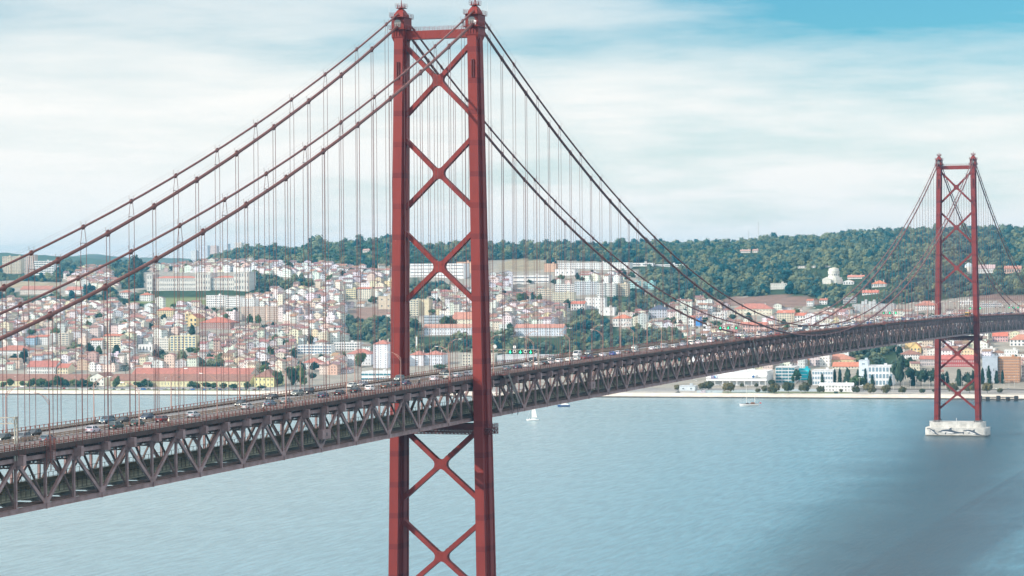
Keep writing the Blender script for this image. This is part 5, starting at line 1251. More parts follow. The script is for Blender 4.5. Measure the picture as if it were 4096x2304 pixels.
for a, b, w, h, k in ((1165, 1184, 60, 42, 'broad'), (1215, 1184, 70, 50, 'broad'), (1440, 1470, 50, 60, 'broad'), (1735, 1458, 38, 36, 'dark'), (1760, 1478, 60, 18, 'broad'), (1790, 1325, 70, 62, 'broad'), (1660, 1345, 60, 60, 'dark'), (2485, 1300, 36, 34, 'umbrella'), (2680, 1310, 48, 40, 'umbrella'), (2190, 1228, 30, 26, 'dark'), (2120, 1138, 24, 18, 'dark'), (2215, 1140, 26, 22, 'dark'), (2540, 1178, 34, 26, 'umbrella'), (905, 1300, 46, 38, 'broad'), (960, 1140, 30, 30, 'dark'), (540, 1100, 70, 70, 'dark'), (470, 1095, 40, 44, 'dark'), (2330, 1130, 26, 22, 'dark'), (100, 1462, 50, 60, 'dark'), (60, 1460, 40, 40, 'dark'), (180, 1450, 26, 34, 'cypress'), (143, 1455, 10, 26, 'cypress'), (145, 1495, 24, 16, 'dark'), (182, 1495, 30, 16, 'dark')):
    tree_px(k, a, b, w, h, 'in the '+('left' if a < 1560 else 'middle')+' part of town')
R.shuffle(treespots)
for (x, y, z) in treespots[:190]:
    tree(R.choice(['broad', 'broad', 'dark', 'broad', 'cypress', 'umbrella']), x, y, z-.3, *((R.uniform(7, 12), R.uniform(7, 12))), 'in the gaps between the town houses')
bykey = {}
for o, dsc, pl, qx in tree_log: bykey.setdefault((dsc, pl), []).append((qx, o))
for (dsc, pl), lst in bykey.items():
    lst.sort(key=lambda t: t[0])
    for i, (qx, o) in enumerate(lst):
        tag(o, (f"{dsc} {pl}" if len(lst) == 1 else f"{ordw(i+1)} from left, {dsc} {pl}"), 'tree', 'trees '+pl)

# ------------------------------------------------------------ forest (nobody could count it)
src = bpy.data.collections.new('forest_crowns')
fk = []
for i in range(5):
    k = 'broad' if i < 3 else 'umbrella'
    me = crown_mesh('forest_crown', FOREST if i < 3 else PINE, 40+i, k, quads=170, lobes=7 if i < 3 else 9)
    ob = bpy.data.objects.new('forest_crown_%s' % 'abcde'[i], me); src.objects.link(ob); fk.append(ob)
pts = []; idx = []; scl = []; rot = []
rn = random.Random(5)
for t in range(125000):
    px = rn.uniform(-500, 4700); e = 150+2650*rn.random()**.8; d = sd(px)+e
    if rn.random() > d/5200: continue
    x, y = xy_of(px, d); z = hgt(x, y); qx, qy, _ = project((x, y, z))
    if not in_poly(qx, qy, FORESTS) or in_field(qx, qy, 1.0): continue
    if reserved(qx, qy, 8*F/d, 8*F/d): continue
    if qy > 1100 and rn.random() < .35: continue
    pine = in_poly(qx, qy, PINEZONE) and rn.random() < .85
    big = noise.noise((x*.01, y*.01, 3)); s = rn.uniform(5.5, 9.5)*(1+.35*big)*(1.25 if d > 4200 else 1)
    s *= rn.choice((.75, .9, 1, 1, 1.2, 1.5))
    if 1230 < qx < 1570 and d > 4000 and rn.random() < .3: s *= 1.7
    s *= .86
    if pine: s *= .8
    pts.append((x, y, z-.18*s)); idx.append(rn.randrange(3) if not pine else rn.choice((3, 4))); scl.append((s, s, s*rn.uniform(.85, 1.5) if not pine else s*.95)); rot.append((0, 0, rn.uniform(0, 6.28)))
me = bpy.data.meshes.new('forest'); me.from_pydata(pts, [], [])
for nm, ty, dat in (('idx', 'INT', idx), ('scl', 'FLOAT_VECTOR', scl), ('rot', 'FLOAT_VECTOR', rot)):
    a = me.attributes.new(nm, ty, 'POINT'); a.data.foreach_set('value' if ty == 'INT' else 'vector', np.array(dat).ravel())
fo = bpy.data.objects.new('forest', me); COL.objects.link(fo)
tag(fo, 'dense mixed wood covering the ridge and hill slopes', 'forest', kind='stuff')
ng = bpy.data.node_groups.new('scatter_crowns', 'GeometryNodeTree')
ng.interface.new_socket('Geometry', in_out='INPUT', socket_type='NodeSocketGeometry'); ng.interface.new_socket('Geometry', in_out='OUTPUT', socket_type='NodeSocketGeometry')
gi = ng.nodes.new('NodeGroupInput'); go = ng.nodes.new('NodeGroupOutput'); ip = ng.nodes.new('GeometryNodeInstanceOnPoints'); ci = ng.nodes.new('GeometryNodeCollectionInfo')
ci.inputs['Collection'].default_value = src; ci.inputs['Separate Children'].default_value = True; ci.inputs['Reset Children'].default_value = True; ip.inputs['Pick Instance'].default_value = True
def na(nm, ty):
    n = ng.nodes.new('GeometryNodeInputNamedAttribute'); n.data_type = ty; n.inputs['Name'].default_value = nm
    return [q for q in n.outputs if q.enabled and q.name == 'Attribute'][0]
ng.links.new(gi.outputs[0], ip.inputs['Points']); ng.links.new(ci.outputs[0], ip.inputs['Instance'])
ng.links.new(na('idx', 'INT'), ip.inputs['Instance Index']); ng.links.new(na('rot', 'FLOAT_VECTOR'), ip.inputs['Rotation']); ng.links.new(na('scl', 'FLOAT_VECTOR'), ip.inputs['Scale'])
ng.links.new(ip.outputs[0], go.inputs[0]); md = fo.modifiers.new('scatter', 'NODES'); md.node_group = ng
print('forest', len(pts))
# ------------------------------------------------------------ vehicles
DK = 12.1
def deck_at(px, py):
    z = 80.0; r = pray(px, py)
    for _ in range(25): P = CAM+r*((z-CAM[2])/r[2]); z = zb(P[1])+DK
    return P
def plane_x(px, py, X): r = pray(px, py); return CAM+r*((X-CAM[0])/r[0])
def car_meshes(kind):
    L_, w, hb, ht, st = {'hatchback': (4.1, .88, .92, 1.50, [(-2.05, .55), (-1.95, .95), (2.05, .62), (1.9, .80)]), 'saloon': (4.6, .89, .92, 1.44, None), 'suv': (4.5, .93, 1.02, 1.70, None), 'estate': (4.6, .88, .92, 1.50, None), 'van': (5.0, .97, 1.15, 2.05, None)}[kind]
    h = L_/2; m = MB(); zc = .28
    # body: lofted sections along the length (front is +y)
    secs = {'hatchback': [(-h, .50, .86, .86), (-h+.12, .30, .98, .95), (-h+.9, .26, .97, 1), (0, .26, .95, 1), (h-1.0, .27, .92, 1), (h-.35, .30, .78, .95), (h, .42, .62, .84)],
            'saloon': [(-h, .50, .84, .86), (-h+.12, .32, .98, .95), (-h+.9, .26, 1.0, 1), (0, .26, .95, 1), (h-1.2, .27, .93, 1), (h-.35, .30, .76, .95), (h, .42, .60, .84)],
            'suv': [(-h, .58, .98, .88), (-h+.1, .38, 1.08, .96), (-h+.9, .32, 1.06, 1), (0, .32, 1.05, 1), (h-1.1, .32, 1.05, 1), (h-.25, .38, .95, .96), (h, .50, .74, .88)],
            'estate': [(-h, .50, .86, .86), (-h+.12, .32, .98, .95), (-h+.9, .26, .98, 1), (0, .26, .95, 1), (h-1.2, .27, .93, 1), (h-.35, .30, .76, .95), (h, .42, .60, .84)],
            'van': [(-h, .45, 1.15, .95), (-h+.05, .35, 1.2, 1), (-h+.9, .32, 1.2, 1), (0, .32, 1.18, 1), (h-1.2, .32, 1.15, 1), (h-.3, .35, 1.02, .97), (h, .48, .80, .88)]}[kind]
    rings = []
    for y, z0, z1, k in secs: a = w*k; rings.append([(-a*.96, y, z0), (a*.96, y, z0), (a, y, z0+.25), (a, y, z1-.14), (a*.94, y, z1), (-a*.94, y, z1), (-a, y, z1-.14), (-a, y, z0+.25)])
    m.loft(rings)
    cab = {'hatchback': [(-h+.10, -h+.42), (h-1.15, h-2.0)], 'saloon': [(-h+.75, -h+1.45), (h-1.35, h-2.15)], 'suv': [(-h+.08, -h+.35), (h-1.15, h-1.85)], 'estate': [(-h+.08, -h+.45), (h-1.35, h-2.1)], 'van': [(-h+.02, -h+.08), (h-.75, h-1.55)]}[kind]
    (rb, rt_), (fb, ft) = cab
    zl = hb-.02; wr = w*(.78 if kind != 'van' else .9)
    # roof plate and pillars belong to the painted body
    m.prism([(rt_-.05, ht-.07), (ft+.05, ht-.07), (ft-.1, ht), (rt_+.15, ht)], -wr, wr, 'x')
    for s in (-1, 1):
        for (a, b) in ((rb, rt_), (fb, ft), ((rb+fb)/2-.2, (rt_+ft)/2-.2)): m.beam((s*w*.93, a, zl), (s*wr*.985, b, ht-.04), .10, .10, (1, 0, 0))
    if kind == 'van': m.box(-wr*.99, wr*.99, rt_, -.2+h*.25, hb, ht-.06)
    body = m.mesh('body', PAINTM)
    g = MB(); g.loft([[(-w*.92, rb+.02, zl), (w*.92, rb+.02, zl), (w*.92, fb-.02, zl), (-w*.92, fb-.02, zl)], [(-wr*.97, rt_+.02, ht-.06), (wr*.97, rt_+.02, ht-.06), (wr*.97, ft-.02, ht-.06), (-wr*.97, ft-.02, ht-.06)]]); glass = g.mesh('window', GLASS)
    wl = MB(); wl.tube([(-.12, 0, 0), (.12, 0, 0)], .33, 14); wheel = wl.mesh('wheel', mat('tyre', (.02, .02, .02), .8)); hub = MB(); hub.tube([(-.13, 0, 0), (.13, 0, 0)], .19, 10); hubm = hub.mesh('rim', mat('alloy', (.45, .45, .46), .35, metal=.7))
    hl = MB(); hl.box(-.17, .17, -.05, .05, -.09, .09); head = hl.mesh('headlight', mat('headlamp', (.8, .8, .75), .2, emis=(1, .93, .75, .6))); tl = hl.mesh('tail_light', mat('tail_lamp', (.35, .02, .02), .3))
    pl = MB(); pl.box(-.26, .26, -.02, .02, -.06, .06); plate = pl.mesh('number_plate', WHT)
    return dict(body=body, glass=glass, wheel=wheel, rim=hubm, head=head, tail=tl, plate=plate, L=L_, w=w, zf=secs[-1][2]-.10, zr=secs[0][2]-.12)
CARS = {k: car_meshes(k) for k in ('hatchback', 'saloon', 'suv', 'estate', 'van')}
COLS = {'white': (.78, .78, .77), 'silver': (.48, .50, .52), 'grey': (.20, .215, .23), 'black': (.015, .016, .018), 'dark blue': (.02, .04, .09), 'blue': (.03, .13, .42), 'maroon': (.12, .02, .025), 'red': (.42, .03, .025), 'dark green': (.03, .06, .055), 'brown': (.13, .09, .07), 'pale green': (.30, .52, .30), 'steel blue': (.10, .16, .22)}
veh = []
def car(kind, cn, x, y, z, north=True, detail=2, rot=None, reg=True, name=None):
    c = CARS[kind]; o = empty(name or {'van': 'van', 'suv': 'car', 'hatchback': 'car', 'saloon': 'car', 'estate': 'car'}[kind], (x, y, z), rot if rot is not None else (0 if north else math.pi))
    col = tuple(v*R.uniform(.92, 1.08) for v in COLS[cn]); h = c['L']/2
    link('body', c['body'], o, color=col); link('window', c['glass'], o)
    if detail > 0:
        for sx in (-1, 1):
            for yy in (-h+.85, h-.85):
                w_ = link('wheel', c['wheel'], o, (sx*(c['w']-.06), yy, .33))
                if detail > 1: link('rim', c['rim'], w_)
    if detail > 1:
        for sx in (-1, 1): link('headlight', c['head'], o, (sx*c['w']*.62, h-.03, c['zf'])); link('tail_light', c['tail'], o, (sx*c['w']*.66, -h+.02, c['zr']))
        link('number_plate', c['plate'], o, (0, -h-.01, .55)); link('number_plate', c['plate'], o, (0, h+.01, .45))
    if reg: veh.append((o, cn, kind, x, y, north))
    return o
LANES = [-8.7, -5.3, -1.9, 1.9, 5.3, 8.7]
Z5_ = lambda x, y: (.3975*x, 1450+.3975*y)
Z6_ = lambda x, y: (1024+.3975*x, 1350+.3975*y)
Z7_ = lambda x, y: (2048+.3975*x, 1250+.3975*y)
spec = [(Z5_, [(40, 790, 'hatchback', 'dark green', 0), (295, 745, 'hatchback', 'black', 0), (385, 785, 'suv', 'grey', 0), (455, 800, 'hatchback', 'steel blue', 1), (1140, 613, 'suv', 'steel blue', 0), (1230, 612, 'saloon', 'black', 0), (1445, 577, 'hatchback', 'dark blue', 0), (1560, 600, 'estate', 'maroon', 1), (1450, 638, 'saloon', 'dark green', 1), (1005, 705, 'hatchback', 'silver', 1), (1040, 672, 'suv', 'dark green', 1), (2000, 552, 'hatchback', 'silver', 1), (2380, 437, 'hatchback', 'black', 0), (2495, 470, 'estate', 'silver', 1), (2575, 437, 'saloon', 'steel blue', 1)]),
        (Z6_, [(60, 692, 'saloon', 'grey', 1), (190, 622, 'saloon', 'black', 0), (300, 587, 'suv', 'grey', 0), (450, 582, 'suv', 'black', 0), (535, 607, 'hatchback', 'dark blue', 1), (618, 607, 'saloon', 'black', 1), (732, 582, 'estate', 'black', 1), (855, 507, 'hatchback', 'silver', 0), (915, 512, 'saloon', 'grey', 0), (1025, 547, 'hatchback', 'white', 1), (1160, 512, 'hatchback', 'brown', 1), (1250, 507, 'estate', 'black', 1), (1335, 492, 'saloon', 'dark blue', 1), (1318, 437, 'suv', 'grey', 0), (1722, 437, 'hatchback', 'white', 1), (1805, 417, 'suv', 'silver', 1), (1880, 372, 'saloon', 'black', 0), (1915, 412, 'estate', 'silver', 1), (2052, 387, 'hatchback', 'white', 1), (2090, 370, 'saloon', 'grey', 1), (2385, 332, 'hatchback', 'grey', 1), (2440, 332, 'saloon', 'dark blue', 1), (2500, 318, 'estate', 'white', 1), (2545, 318, 'saloon', 'white', 1)]),
        (Z7_, [(60, 552, 'saloon', 'black', 1), (135, 543, 'hatchback', 'white', 1), (190, 545, 'hatchback', 'white', 1), (190, 502, 'suv', 'black', 0), (290, 523, 'saloon', 'white', 1), (347, 477, 'saloon', 'grey', 0), (510, 497, 'hatchback', 'white', 1), (570, 492, 'saloon', 'maroon', 1), (608, 472, 'saloon', 'dark blue', 1), (642, 442, 'van', 'white', 0), (720, 427, 'suv', 'grey', 0), (725, 457, 'hatchback', 'brown', 1), (880, 447, 'saloon', 'white', 1), (990, 433, 'hatchback', 'blue', 1), (1050, 432, 'hatchback', 'white', 1), (1122, 412, 'suv', 'brown', 1), (1190, 367, 'saloon', 'silver', 0), (1242, 402, 'estate', 'silver', 1), (1307, 365, 'van', 'silver', 1), (1330, 380, 'saloon', 'white', 1), (1460, 373, 'hatchback', 'silver', 1), (1535, 335, 'saloon', 'grey', 1), (1575, 340, 'saloon', 'silver', 1), (1590, 362, 'estate', 'white', 1), (1645, 347, 'saloon', 'grey', 1), (1672, 317, 'hatchback', 'black', 0), (1742, 332, 'van', 'white', 1), (1815, 323, 'saloon', 'white', 1), (1867, 313, 'hatchback', 'white', 1), (1865, 287, 'suv', 'steel blue', 0), (1920, 303, 'van', 'white', 1), (1992, 297, 'saloon', 'black', 1), (2035, 277, 'saloon', 'steel blue', 0), (2100, 288, 'saloon', 'grey', 1), (2145, 287, 'hatchback', 'white', 1), (2150, 262, 'saloon', 'grey', 0), (2235, 262, 'saloon', 'pale green', 1), (2285, 243, 'van', 'white', 0), (2300, 267, 'hatchback', 'maroon', 1), (2395, 243, 'suv', 'silver', 0), (2450, 238, 'hatchback', 'white', 1), (2490, 228, 'estate', 'blue', 1)])]
taken = []
def free(x, y, L_=5.6): return all(abs(x-a) > 1 or abs(y-b) > L_ for a, b in taken)
for Z, lst in spec:
    for (x, y, kd, cn, north) in lst:
        P = deck_at(*Z(x, y)); cands = LANES[3:] if north else LANES[:3]
        if y is None: continue
        lx = min(cands, key=lambda v: abs(v-P[0])); yy = P[1]
        # slide along the image ray so the car keeps its place in the picture
        yy += (lx-P[0])*math.tan(YAW)*0.9
        k = 0
        while not free(lx, yy) and k < 6: yy += 5.7; k += 1
        taken.append((lx, yy)); car(kd, cn, lx, yy, zb(yy)+DK, bool(north))
# bus, coaches
def bus(x, y, north, label, col, L_=11.5, upper=None):
    o = empty('bus' if 'bus' in label else 'coach', (x, y, zb(y)+DK), 0 if north else math.pi); m = MB(); h = L_/2
    m.loft([[(-1.22, yy, .35), (1.22, yy, .35), (1.25, yy, 1.5), (1.25, yy, 2.8), (1.12, yy, 3.05), (-1.12, yy, 3.05), (-1.25, yy, 2.8), (-1.25, yy, 1.5)] for yy in (-h, h-.25)]+[[(-1.15, h, .45), (1.15, h, .45), (1.15, h, 1.4), (1.1, h-.12, 2.7), (1.0, h-.2, 2.95), (-1.0, h-.2, 2.95), (-1.1, h-.12, 2.7), (-1.15, h, 1.4)]]); link('body', m.mesh('body', PAINTM), o, color=col)
    for s in (-1, 1):
        g = MB(); g.box(*sorted((s*1.255, s*1.275)), -h+.6, h-.8, 1.55, 2.55); g.obj('side_window', GLASS, o)
        for yy in (-h+2.4, h-2.2): link('wheel', CARS['suv']['wheel'], o, (s*1.15, yy, .45), scale=(1.2, 1.4, 1.4))
        link('headlight', CARS['suv']['head'], o, (s*.85, h+.0, .75))
    g = MB(); g.box(-1.08, 1.08, h-.09, h+.02, 1.4, 2.65); g.obj('windscreen', GLASS, o)
    g = MB(); g.box(-1.0, 1.0, -h-.02, -h+.05, 1.7, 2.6); g.obj('rear_window', GLASS, o)
    tag(o, label, 'bus'); taken.append((x, y)); taken.append((x, y-4)); taken.append((x, y+4))
def ydeck(px, py, lane): P = deck_at(px, py); return P[1]+(lane-P[0])*math.tan(YAW)*0.9
bus(8.7, ydeck(3072+1742*.3975, 900+925*.3975, 8.7), False, 'yellow bus on the deck just left of the far tower', (.72, .42, .03))
bus(-5.3, ydeck(3072+300*.3975, 900+1055*.3975, -5.3), False, 'long white coach half hidden behind cables at mid span', (.76, .75, .73), 13.5)
bus(5.3, ydeck(3072+440*.3975, 900+1055*.3975, 5.3), True, 'white coach with dark rear window at the lowest cable point', (.74, .74, .74), 11)
n = len(veh); y = 345.0
weights = (['white', 'silver', 'grey', 'black', 'dark blue', 'blue', 'maroon', 'red', 'steel blue'], [34, 20, 14, 10, 6, 5, 3, 3, 5])
for lane in LANES:
    y = 352.0+R.uniform(0, 12)
    while y < 1330 and len([v for v in veh if v[2] != 'van']) < 292:
        if free(lane, y, 6.0):
            kd = R.choices(['hatchback', 'saloon', 'suv', 'estate', 'van'], [32, 28, 18, 12, 10])[0]
            car(kd, R.choices(*weights)[0], lane, y, zb(y)+DK, lane > 0, 2 if y < 520 else (1 if y < 750 else 0)); taken.append((lane, y))
        y += R.uniform(6.6, 24) if lane > 0 else R.uniform(14, 52)
LN = {-8.7: 'west kerb lane', -5.3: 'west middle lane', -1.9: 'west inner lane', 1.9: 'east inner lane', 5.3: 'east middle lane', 8.7: 'east kerb lane'}
for lane in LANES:
    lst = sorted([v for v in veh if abs(v[3]-lane) < .1], key=lambda v: v[4])
    for i, (o, cn, kd, x, y, north) in enumerate(lst):
        tag(o, f"{cn} {kd}, {ordw(i+1)} vehicle from the left in the {LN[lane]}", 'van' if kd == 'van' else 'car', 'traffic on the bridge deck')

# motorcyclists
def skin(name, pts, edges, rad, matr, parent):
    me = bpy.data.meshes.new(name); me.from_pydata(pts, edges, []); o = bpy.data.objects.new(name, me); COL.objects.link(o); o.parent = parent
    md = o.modifiers.new('skin', 'SKIN'); sv = me.skin_vertices[0].data
    for i, r_ in enumerate(rad): sv[i].radius = (r_, r_)
    sv[0].use_root = True; o.modifiers.new('sub', 'SUBSURF').levels = 1; o.modifiers['sub'].render_levels = 1; me.materials.append(matr); return o
def rider(px, py, lane, cn, cm, label, mlabel):
    yy = ydeck(px, py, lane); z = zb(yy)+DK; taken.append((lane, yy))
    b = empty('motorcycle', (lane, yy, z))
    for s in (-.7, .7): m = MB(); m.tube([(-.07, s, .31), (.07, s, .31)], .31, 14); m.obj('wheel', MATS['tyre'], b)
    m = MB(); m.loft([[(-a, y_, z0), (a, y_, z0), (a*.8, y_, z1), (-a*.8, y_, z1)] for a, y_, z0, z1 in ((.08, -.95, .72, .86), (.15, -.5, .55, .84), (.17, 0, .35, .80), (.16, .3, .4, 1.0), (.09, .62, .62, .96))]); m.obj('body', mat('dark_bike', (.03, .03, .035), .3), b)
    m = MB(); m.beam((0, .7, .31), (0, .5, .95), .06, .06); m.beam((-.36, .42, 1.05), (.36, .42, 1.05), .04, .04); m.obj('fork_and_handlebar', mat('alloy', (.45, .45, .46)), b)
    tag(b, mlabel, 'motorcycle', 'motorcycles on the deck')
    p = empty('person', (lane, yy, z))
    P = [(0, -.18, .88), (0, -.14, 1.15), (0, -.05, 1.38), (0, .0, 1.47), (0, .03, 1.60), (.17, -.06, 1.36), (.25, .12, 1.16), (.28, .38, 1.08), (-.17, -.06, 1.36), (-.25, .12, 1.16), (-.28, .38, 1.08), (.11, -.15, .85), (.19, .22, .74), (.19, .05, .36), (.19, .17, .32), (-.11, -.15, .85), (-.19, .22, .74), (-.19, .05, .36), (-.19, .17, .32)]
    E_ = [(0, 1), (1, 2), (2, 3), (3, 4), (2, 5), (5, 6), (6, 7), (2, 8), (8, 9), (9, 10), (0, 11), (11, 12), (12, 13), (13, 14), (0, 15), (15, 16), (16, 17), (17, 18)]
    Rd = [.15, .15, .17, .06, .07, .075, .055, .045, .075, .055, .045, .09, .075, .05, .045, .09, .075, .05, .045]
    skin('body', P, E_, Rd, cm, p)
    m = MB(); V_, F_ = ICO2; m.v = [(v[0]*.135, v[1]*.155+.04, v[2]*.15+1.66) for v in V_]; m.f = list(F_); m.mi = [0]*len(F_); m.obj('helmet', WHT, p, smooth=True)
    m = MB(); m.box(-.1, .1, .15, .2, 1.62, 1.70); m.obj('visor', BLK, p)
    tag(p, label, 'person', 'motorcycle riders')
JK = mat('cream_jacket', (.62, .58, .46), .8); JD = mat('dark_jacket', (.05, .05, .06), .8)
rider(*Z5_(1355, 640), 8.7, 'cream', JK, 'person in cream jacket and white helmet riding behind the dark green saloon', 'motorcycle under the cream-jacketed rider nearest the camera')
rider(*Z5_(2320, 492), 8.7, 'white', mat('pale_jacket', (.60, .58, .55), .8), 'person in pale jacket riding beside the kerb left of silver estate', 'motorcycle under the pale-jacketed rider left of the silver estate')
rider(*Z6_(1430, 480), 5.3, 'dark', JD, 'person in dark jacket and white helmet riding just left of near tower', 'motorcycle under the dark-jacketed rider just left of near tower')

# ------------------------------------------------------------ deck lamps
def lamp_parts():
    a = MB(); a.tube([(0, 0, 0), (0, 0, 1.0)], [.26, .20], 8); base = a.mesh('base', RAILR)
    a = MB(); a.tube([(0, 0, .9), (0, 0, 9.0)], [.14, .08], 8); pole = a.mesh('pole', LAMPM)
    a = MB(); a.tube([(0, 0, 8.9), (-.9, 0, 9.7), (-2.2, 0, 10.35), (-3.6, 0, 10.5)], .055, 6); a.tube([(0, 0, 8.0), (-.8, 0, 9.1), (-1.7, 0, 9.95), (-2.3, 0, 10.3)], .045, 6)
    for k in range(3): a.beam((-.35-.45*k, 0, 9.25+.36*k), (-.45-.45*k, 0, 8.7+.42*k), .04, .04)
    arm = a.mesh('arm', LAMPM)
    a = MB(); a.loft([[(-3.4-x, -w_, z), (-3.4-x, w_, z), (-3.4-x, w_*.6, z+.14), (-3.4-x, -w_*.6, z+.14)] for x, w_, z in ((0, .08, 10.45), (.3, .17, 10.42), (.8, .17, 10.44), (1.0, .06, 10.5))]); head = a.mesh('lamp_head', mat('lamp_glass', (.7, .7, .68), .3))
    return base, pole, arm, head
LP_ = lamp_parts(); ln = 0
for side, y0 in ((1, -61.0-38.3*8), (-1, -39.7-38.3*9)):
    y = y0; i = 0
    while y < YN-5:
        if abs(y) > 8 and abs(y-1013) > 8 and y > YS+2:
            i += 1; o = empty('street_lamp', (side*11.0, y, zb(y)+12.06), 0 if side > 0 else math.pi)
            for nm, me_ in zip(('base', 'pole', 'arm', 'lamp_head'), LP_): link(nm, me_, o)
            tag(o, f"{ordw(i)} salmon-coloured arm lamp from the left on the {'east' if side > 0 else 'west'} edge of the deck", 'street lamp', 'street lamps along the bridge deck')
        y += 38.3
# ------------------------------------------------------------ sign gantries
def gantry(y, nsig, label):
    g = empty('sign_gantry', (0, y, zb(y)+12.06)); H = 6.6
    for s in (-1, 1):
        m = MB(); x = s*11.05
        for yy in (-.45, .45): m.beam((x, yy, -1.8 if s > 0 else 0), (x, yy, H), .2, .26, (0, 1, 0))
        for k in range(9): z = -1.2+k*.9; m.beam((x, -.45, max(z, 0)), (x, .45, max(z, 0)+.6), .07, .07, (1, 0, 0))
        m.box(x-.14, x+.14, -.55, .55, H-.15, H+.1); m.obj('post', GANTM, g)
    m = MB()
    for yy in (-.45, .45):
        for z in (H-1.25, H-.1): m.beam((-11, yy, z), (11, yy, z), .11, .11)
        for k in range(14): x = -11+k*22/14; m.beam((x, yy, H-1.25 if k % 2 else H-.1), (x+22/14, yy, H-.1 if k % 2 else H-1.25), .06, .06)
    m.obj('truss_beam', GANTM, g)
    for i, x in enumerate((1.9, 5.3, 8.7)[:nsig]):
        m = MB(); m.box(x-.62, x+.62, -.72, -.48, H-1.45, H-.25); p = m.obj('lane_signal', BLK, g)
        m = MB(); m.box(x-.09, x+.09, -.76, -.725, H-1.1, H-.4); m.prism([(x-.42, H-.98), (x, H-1.40), (x+.42, H-.98), (x+.27, H-.84), (x, H-1.12), (x-.27, H-.84)], -.76, -.725); m.obj('green_arrow', GREENL, p)
    for x in (-1.9, -5.3, -8.7): m = MB(); m.box(x-.55, x+.55, .48, .7, H-1.4, H-.3); m.obj('lane_signal', mat('grey_back', (.14, .13, .12), .6), g)
    if nsig == 3:
        for x in (3.3, 6.9):
            m = MB(); m.tube([(x, -.56, H-.75), (x, -.62, H-.75)], .52, 20); p = m.obj('speed_sign', WHT, g)
            m = MB(); m.tube([(x, -.625, H-.75), (x, -.64, H-.75)], .34, 16); m.obj('dark_matrix', BLK, p)
        m = MB(); m.tube([(3.3, -.5, H+.65), (3.3, -.56, H+.65)], .5, 20); p = m.obj('warning_disc', WHT, g); m = MB(); m.box(3.25, 3.35, -.585, -.565, H+.35, H+.95); m.obj('black_bar', BLK, p)
        m = MB(); m.tube([(-3.4, -.1, H+.75), (-3.4, .0, H+.75)], .62, 20); m.beam((-3.4, 0, H-.1), (-3.4, 0, H+.3), .08, .08); m.obj('round_sign_back', mat('sign_back', (.6, .6, .58), .5), g)
    tag(g, label, 'sign gantry', 'sign gantries over the deck'); return g
gantry(-265.7, 0, 'cream lattice sign gantry cut by the left edge of the picture')
gantry(59.0, 3, 'cream sign gantry with green arrows just right of near tower')
gantry(336.0, 3, 'sign gantry with three green arrows near mid span')
gantry(723.0, 3, 'sign gantry with green arrows left of the far tower')
gantry(1062.0, 3, 'sign gantry with green arrows behind the far tower')
gantry(1270.0, 3, 'farthest sign gantry at the right edge of the deck')
m = MB(); m.box(-2.3, 3.0, -266.9, -266.3, zb(-266)+17.0, zb(-266)+18.2)
# access stairs hung on the east side
def stair(px, py, label):
    y0 = plane_x(px, py, 12.3)[1]; z = zb(y0); s = tag(empty('access_stair', (0, y0, z)), label, 'stairway', 'access stairs on the truss side')
    for x in (11.8, 13.4):
        m = MB(); m.beam((x, -1.6, 12.8), (x, 8.6, 3.4), .12, 1.1, (1, 0, 0) if False else (0, 0, 1)); m.obj('stringer', mat('weathered_stringer', (.21, .18, .165), .7, var=.3, vs=1), s)
    m = MB()
    for k in range(30): f = k/29; m.box(11.86, 13.34, -1.6+10.2*f-.14, -1.6+10.2*f+.14, 12.4-9.4*f-.03, 12.4-9.4*f+.03)
    m.obj('treads', mat('dark_tread', (.04, .05, .06), .6), s)
    m = MB(); m.box(11.6, 13.5, -5.5, -1.4, 12.3, 12.5); rail_mesh(m, [(13.5, -5.5, 12.5), (13.5, -1.4, 12.5)], 1.2, 3, .04, .7); m.obj('landing', RAILR, s)
    m = MB(); m.box(11.6, 13.6, 8.0, 10.6, 3.0, 3.15)
    for x in (11.7, 13.5): m.beam((x, 10.4, 3.0), (x, 6.6, -.2), .09, .09); m.beam((x, 6.6, 3.0), (x, 6.6, -.2), .09, .09)
    m.obj('support_frame', mat('dark_tread', (.04, .05, .06)), s)
stair(2026, 1500, 'dark steel stairway on the truss just right of near tower')
stair(3004, 1316, 'dark steel stairway on the truss near mid span')
stair(3536, 1262, 'dark steel stairway on the truss between mid span and far tower')
stair(3874, 1250, 'dark steel stairway on the truss beside the far tower')
# inspection cabins on the truss face
for i, (px, py) in enumerate(((1280, 1732), (2353, 1537))):
    P = plane_x(px, py, 10.9); k = round(P[1]/SP); y = k*SP; z = zb(y)
    m = MB(); m.box(10.75, 12.1, y-2.6, y+2.6, z+3.3, z+5.6); o = m.obj('truss_platform_box', TRUSS); m = MB(); m.box(10.9, 11.6, y-.5, y+.5, z+5.6, z+9.8); c = m.obj('riser', TRUSS, o); m = MB(); m.box(12.1, 12.14, y-.25, y+.25, z+4.0, z+4.9); m.obj('hatch', BLK, o)
    tag(o, ['mauve steel box platform on the truss left of near tower', 'mauve steel box platform on the truss right of near tower'][i], 'platform', 'platform boxes on the truss')
    # small red cage with ladder on the railing
for i, (px, py) in enumerate((Z5_(495, 800), Z6_(1925, 430))):
    P = plane_x(px, py, 11.6); y = P[1]; z = zb(y)
    m = MB()
    for dx in (11.5, 12.4):
        for dy in (-.9, .9): m.beam((dx, y+dy, z+7.4), (dx, y+dy, z+14.2), .09, .09)
    for k in range(12): m.box(11.5, 12.4, y-.9, y-.85, z+7.6+k*.58, z+7.65+k*.58); m.box(12.36, 12.42, y-.9, y+.9, z+7.6+k*.58, z+7.65+k*.58)
    tag(m.obj('ladder_cage', RAILR, recalc=False), ['red caged access ladder on the east railing at left', 'red caged access ladder just left of near tower'][i], 'ladder', 'caged ladders on the east railing')

